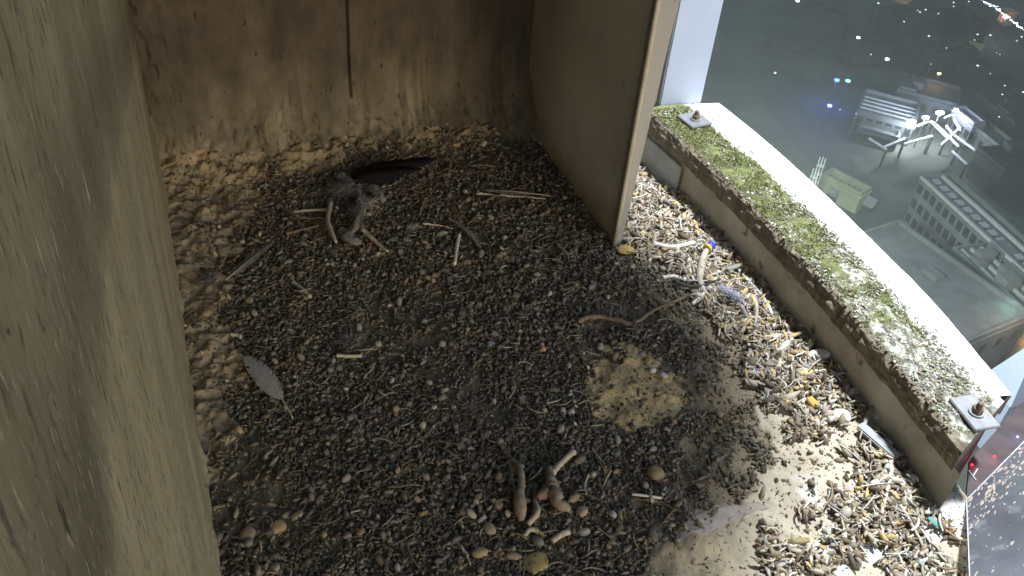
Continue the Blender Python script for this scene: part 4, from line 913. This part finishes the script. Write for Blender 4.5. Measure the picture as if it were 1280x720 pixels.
def streetlamp(px_, py_, label, col=(.8, .9, 1), glow=14, r=.28, h=6, light=0, group='small street lamps across the dark town'):
    p = gp(px_, py_, ZG + h); e = empty('street_lamp', (p.x, p.y, ZG), label, 'street lamp', group)
    V, Fc = tube([(0, 0, 0), (0, 0, h)], [.05, .035], 6); mesh('pole', V, Fc, M_road, e)
    key = 'lamp_glow_%d%d%d_%d' % (col[0] * 9, col[1] * 9, col[2] * 9, glow)
    M = bpy.data.materials.get(key) or mat(key, [(0, (.8, .8, .8)), (1, (.8, .8, .8))], bump=0, emit=(col, glow)); M.name = key
    bm = bmesh.new(); bmesh.ops.create_icosphere(bm, subdivisions=2, radius=r); bmesh.ops.scale(bm, vec=(1, 1, .55), verts=bm.verts[:]); bmesh.ops.translate(bm, vec=(0, 0, h), verts=bm.verts[:]); bmobj('lamp_head', bm, M, e, True)
    if light: lamp('lamp_light', 'POINT', (p.x, p.y, ZG + h - .6), light, col, .2)
    return e
gl = 'pinprick white street lamp in the dark streets under the shore road'
streetlamp(1046, 100, 'upper of the two blue street lamps left of the ribbed roof', (.03, .14, 1), 7, .5, light=9000, group='two blue street lamps')
streetlamp(1037, 132, 'lower of the two blue street lamps left of the ribbed roof', (.12, .16, 1), 9, .45, light=3000, group='two blue street lamps')
streetlamp(1060, 101, 'faint teal street lamp right of the upper blue lamp', (.1, .5, .7), 3, .5)
streetlamp(1174, 92, 'amber street lamp above the hall behind the pipe yard', (1, .6, .12), 26, .34, light=800)
streetlamp(1073, 47, 'pale green-white street lamp halfway between the blue lamps and the top edge', (.8, 1, .85), 10, .38)
streetlamp(1109, 74, 'white street lamp left of the street with the amber lamp', (.8, .9, 1), 12, .42)
streetlamp(1185, 380, 'blue lamp on the flat ground beyond the wide hall', (.04, .16, 1), 5, .4, light=5000)
streetlamp(1153, 352, 'tiny white lamp on the roof edge of the wide hall', (.8, .9, 1), 16, .16)
streetlamp(997, 1, 'yellow-white lamp at the top edge beyond the pale post', (1, .95, .6), 10, .42)
for i, (a, b) in enumerate([(1089, 68), (969, 91), (1098, 4), (1130, 27), (1147, 13), (1157, 12), (1173, 17), (1161, 45), (1183, 60), (1164, 80), (1192, 3), (1211, 2), (1218, 50), (1222, 43), (1238, 44), (1246, 66), (1250, 68), (1222, 82), (1238, 92), (1256, 107), (1253, 118), (1249, 146), (1271, 51), (1277, 46), (1192, 8), (1070, 142), (1150, 15), (1247, 8), (1242, 8), (1050, 137), (1279, 115)]):
    streetlamp(a, b, gl, (.8, .88, 1), rnd.choice((1, 2, 4)), rnd.uniform(.1, .27))
for i in range(34):                                # the row along the shore road
    t = i / 33; a = 1222 + 62 * t + rnd.uniform(-1.5, 1.5); b = -3 + 44 * t - 6 * math.sin(t * 3.1) * 0 + 3 * math.sin(t * math.pi) * -1 + rnd.uniform(-1.2, 1.2)
    streetlamp(a, b, 'blue-white lamp in the dense bright row along the shore road', (.45, .6, 1) if i % 3 else (.9, .95, 1), rnd.choice((4, 10, 20)), rnd.uniform(.12, .3), group='row of lamps along the shore road')
streetlamp(1257, 21, 'brightest pinkish lamp in the middle of the shore road row', (1, .75, .85), 30, .55, light=1500)

# at the right edge: a pale spire, an orange dome, a green lit tree, red lamps below
sp_ = gp(1256, 500, ZG + 6)
e = empty('spire', (sp_.x, sp_.y, ZG), 'pale blue pointed tower roof rising beside the near end of the coping', 'spire')
M_spire = plain('spire_sheet', (.42, .47, .62), .6, bump=0)
bm = bmesh.new(); box(bm, -2.2, 2.2, -2.2, 2.2, 0, 8); bmobj('tower', bm, M_spire, e)
V = [(-2.5, -2.5, 8.01), (2.5, -2.5, 8.01), (2.5, 2.5, 8.01), (-2.5, 2.5, 8.01), (0, 0, 16)]; mesh('roof', V, [(0, 1, 4), (1, 2, 4), (2, 3, 4), (3, 0, 4), (3, 2, 1, 0)], M_spire, e)
V, Fc = tube([(0, 0, 15.8), (0, 0, 20)], [.12, .06], 8); mesh('finial', V, Fc, M_spire, e)
for z in (17, 18.3, 19.5):
    bm = bmesh.new(); bmesh.ops.create_icosphere(bm, subdivisions=1, radius=.28); bmesh.ops.translate(bm, vec=(0, 0, z), verts=bm.verts[:]); bmobj('finial_ball', bm, M_lit, e)
lamp('spire_light', 'POINT', (sp_.x - 8, sp_.y - 6, ZG + 20), 3800, (.75, .85, 1), .5)
dm = gp(1286, 420, ZG + 6); e = empty('orange_dome', (dm.x, dm.y, ZG), 'orange lit dome at the right edge of the picture', 'dome')
bm = bmesh.new(); bmesh.ops.create_uvsphere(bm, u_segments=20, v_segments=12, radius=1.6); bmesh.ops.translate(bm, vec=(0, 0, 5), verts=bm.verts[:]); bmobj('dome_shell', bm, plain('ochre_copper', (.55, .32, .1), bump=0), e, True)
V, Fc = tube([(0, 0, 0), (0, 0, 5)], [1.6, 1.6], 20); mesh('drum', V, Fc, plain('drum_stone', (.4, .33, .25), bump=0), e)
lamp('dome_light', 'POINT', (dm.x - 5, dm.y - 3, ZG + 13), 6000, (1, .75, .45), .4)
def tree(px_, py_, h, r, label, col, seed):
    p = gp(px_, py_, ZG + h); e = empty('tree', (p.x, p.y, ZG), label, 'tree'); rs = random.Random(seed)
    V, Fc = tube([(0, 0, 0), (.1, 0, h * .5), (0, .1, h * .9)], [.3, .2, .08], 8); mesh('trunk', V, Fc, M_wood, e)
    n = 1800; d = nr.normal(0, 1, (n, 3)); d /= np.linalg.norm(d, axis=1)[:, None]; rad = r * nr.uniform(.45, 1, n) ** .6 * (1 + .3 * np.sin(d[:, 0] * 5 + seed) * np.cos(d[:, 1] * 4))
    c = d * rad[:, None] * np.array([1, 1, .75]) + np.array([0, 0, h * .85]); t1 = nr.normal(0, .22, (n, 3)); t2 = nr.normal(0, .22, (n, 3))
    V = np.stack([c - t1, c + t1, c + t2], 1).reshape(-1, 3); me = fastmesh('crown', V, np.arange(n * 3).reshape(-1, 3), 3); paint(me, np.repeat(palette(n, [col, tuple(k * 1.7 for k in col)], [1, 1], .3), 3, 0)); link('crown', me, M_gravel, e)
tree(1277, 378, 6, 2.0, 'bright green lit tree at the right edge below the stepped block', (.03, .16, .07), 3)
lamp('tree_light', 'POINT', tuple(gp(1268, 372, ZG + 11)), 900, (.5, 1, .75), .3)
tree(1212, 385, 7, 3.4, 'dark round tree between the wide hall and the stepped block', (.035, .045, .03), 5)
tree(1225, 410, 6, 2.6, 'dark tree just above the pale spire', (.035, .05, .03), 6)
tree(1195, 410, 6, 2.4, 'dark tree nearest the coping edge beyond the wide hall', (.04, .05, .03), 7)
tree(960, 195, 8, 4, 'dark tree in the street past the far half of the coping', (.035, .045, .03), 8)
streetlamp(1271, 508, 'tiny white lamp just past the near tip of the coping', (.9, .95, 1), 10, .13)

# an added dark shelf with signal lights in place of dark town beyond the cut end
zs_ = -.012
ring_ = [gz(1207, 634, zs_), gz(1340, 498, zs_), gz(1345, 452, zs_), gz(1275, 505, zs_), gz(1212, 575, zs_)]
A2 = np.array(ring_[0]); dv = empty('metal_shelf', tuple(A2), 'dark red-brown metal shelf with two red lights beyond the near cut end of the coping', 'shelf')
bm = bmesh.new(); k = len(ring_); lo_ = [bm.verts.new(tuple(q - A2 + np.array([0, 0, -.004]))) for q in ring_]; hi_ = [bm.verts.new(tuple(q - A2)) for q in ring_]
bm.faces.new(lo_[::-1]); bm.faces.new(hi_)
for i in range(k): bm.faces.new((lo_[i], lo_[(i + 1) % k], hi_[(i + 1) % k], hi_[i]))
bmobj('shelf_sheet', bm, mat('brown_plate', [(.3, (.035, .024, .024)), (.7, (.075, .056, .055))], scale=30, bump=.3, rough=.6), dv)
for (a, b, col) in ((1215, 581, (1, .02, .05)), (1243, 571, (1, .02, .05)), (1272, 546, (.2, .25, 1))):
    q = gz(a, b, zs_ + .001) - A2
    bm = bmesh.new(); bmesh.ops.create_uvsphere(bm, u_segments=12, v_segments=8, radius=.0014); bmesh.ops.translate(bm, vec=tuple(q), verts=bm.verts[:])
    bmobj('signal_light', bm, mat('signal_%d' % a, [(0, col), (1, col)], bump=0, emit=(col, 6)), dv, True)
    lamp('signal_glow', 'POINT', tuple(q + A2 + np.array([0, 0, .006])), .004, col, .001)
for (a, b, a2, b2) in ((1211, 588, 1220, 600), (1222, 586, 1217, 594)):
    V, Fc = tube([tuple(gz(a, b, zs_ + .001) - A2), tuple(gz(a2, b2, zs_ + .001) - A2)], [.0006, .0006], 6); mesh('pale_mark', V, Fc, M_edge, dv)

# the murky night air over the town
bm = bmesh.new(); box(bm, -610, 1510, -610, 1510, ZG - 1, 1.35)
hz = bmobj('haze', bm, None); hz['kind'] = 'stuff'; hz['label'] = 'thin murky night air over the town'
HM = bpy.data.materials.new('haze'); HM.use_nodes = True; t = HM.node_tree; t.nodes.remove(t.nodes['Principled BSDF'])
pv = t.nodes.new('ShaderNodeVolumePrincipled'); pv.inputs['Color'].default_value = (.13, .143, .142, 1); pv.inputs['Density'].default_value = .0032; pv.inputs['Anisotropy'].default_value = .0
t.links.new(pv.outputs[0], [n for n in t.nodes if n.type == 'OUTPUT_MATERIAL'][0].inputs['Volume']); hz.data.materials.append(HM)
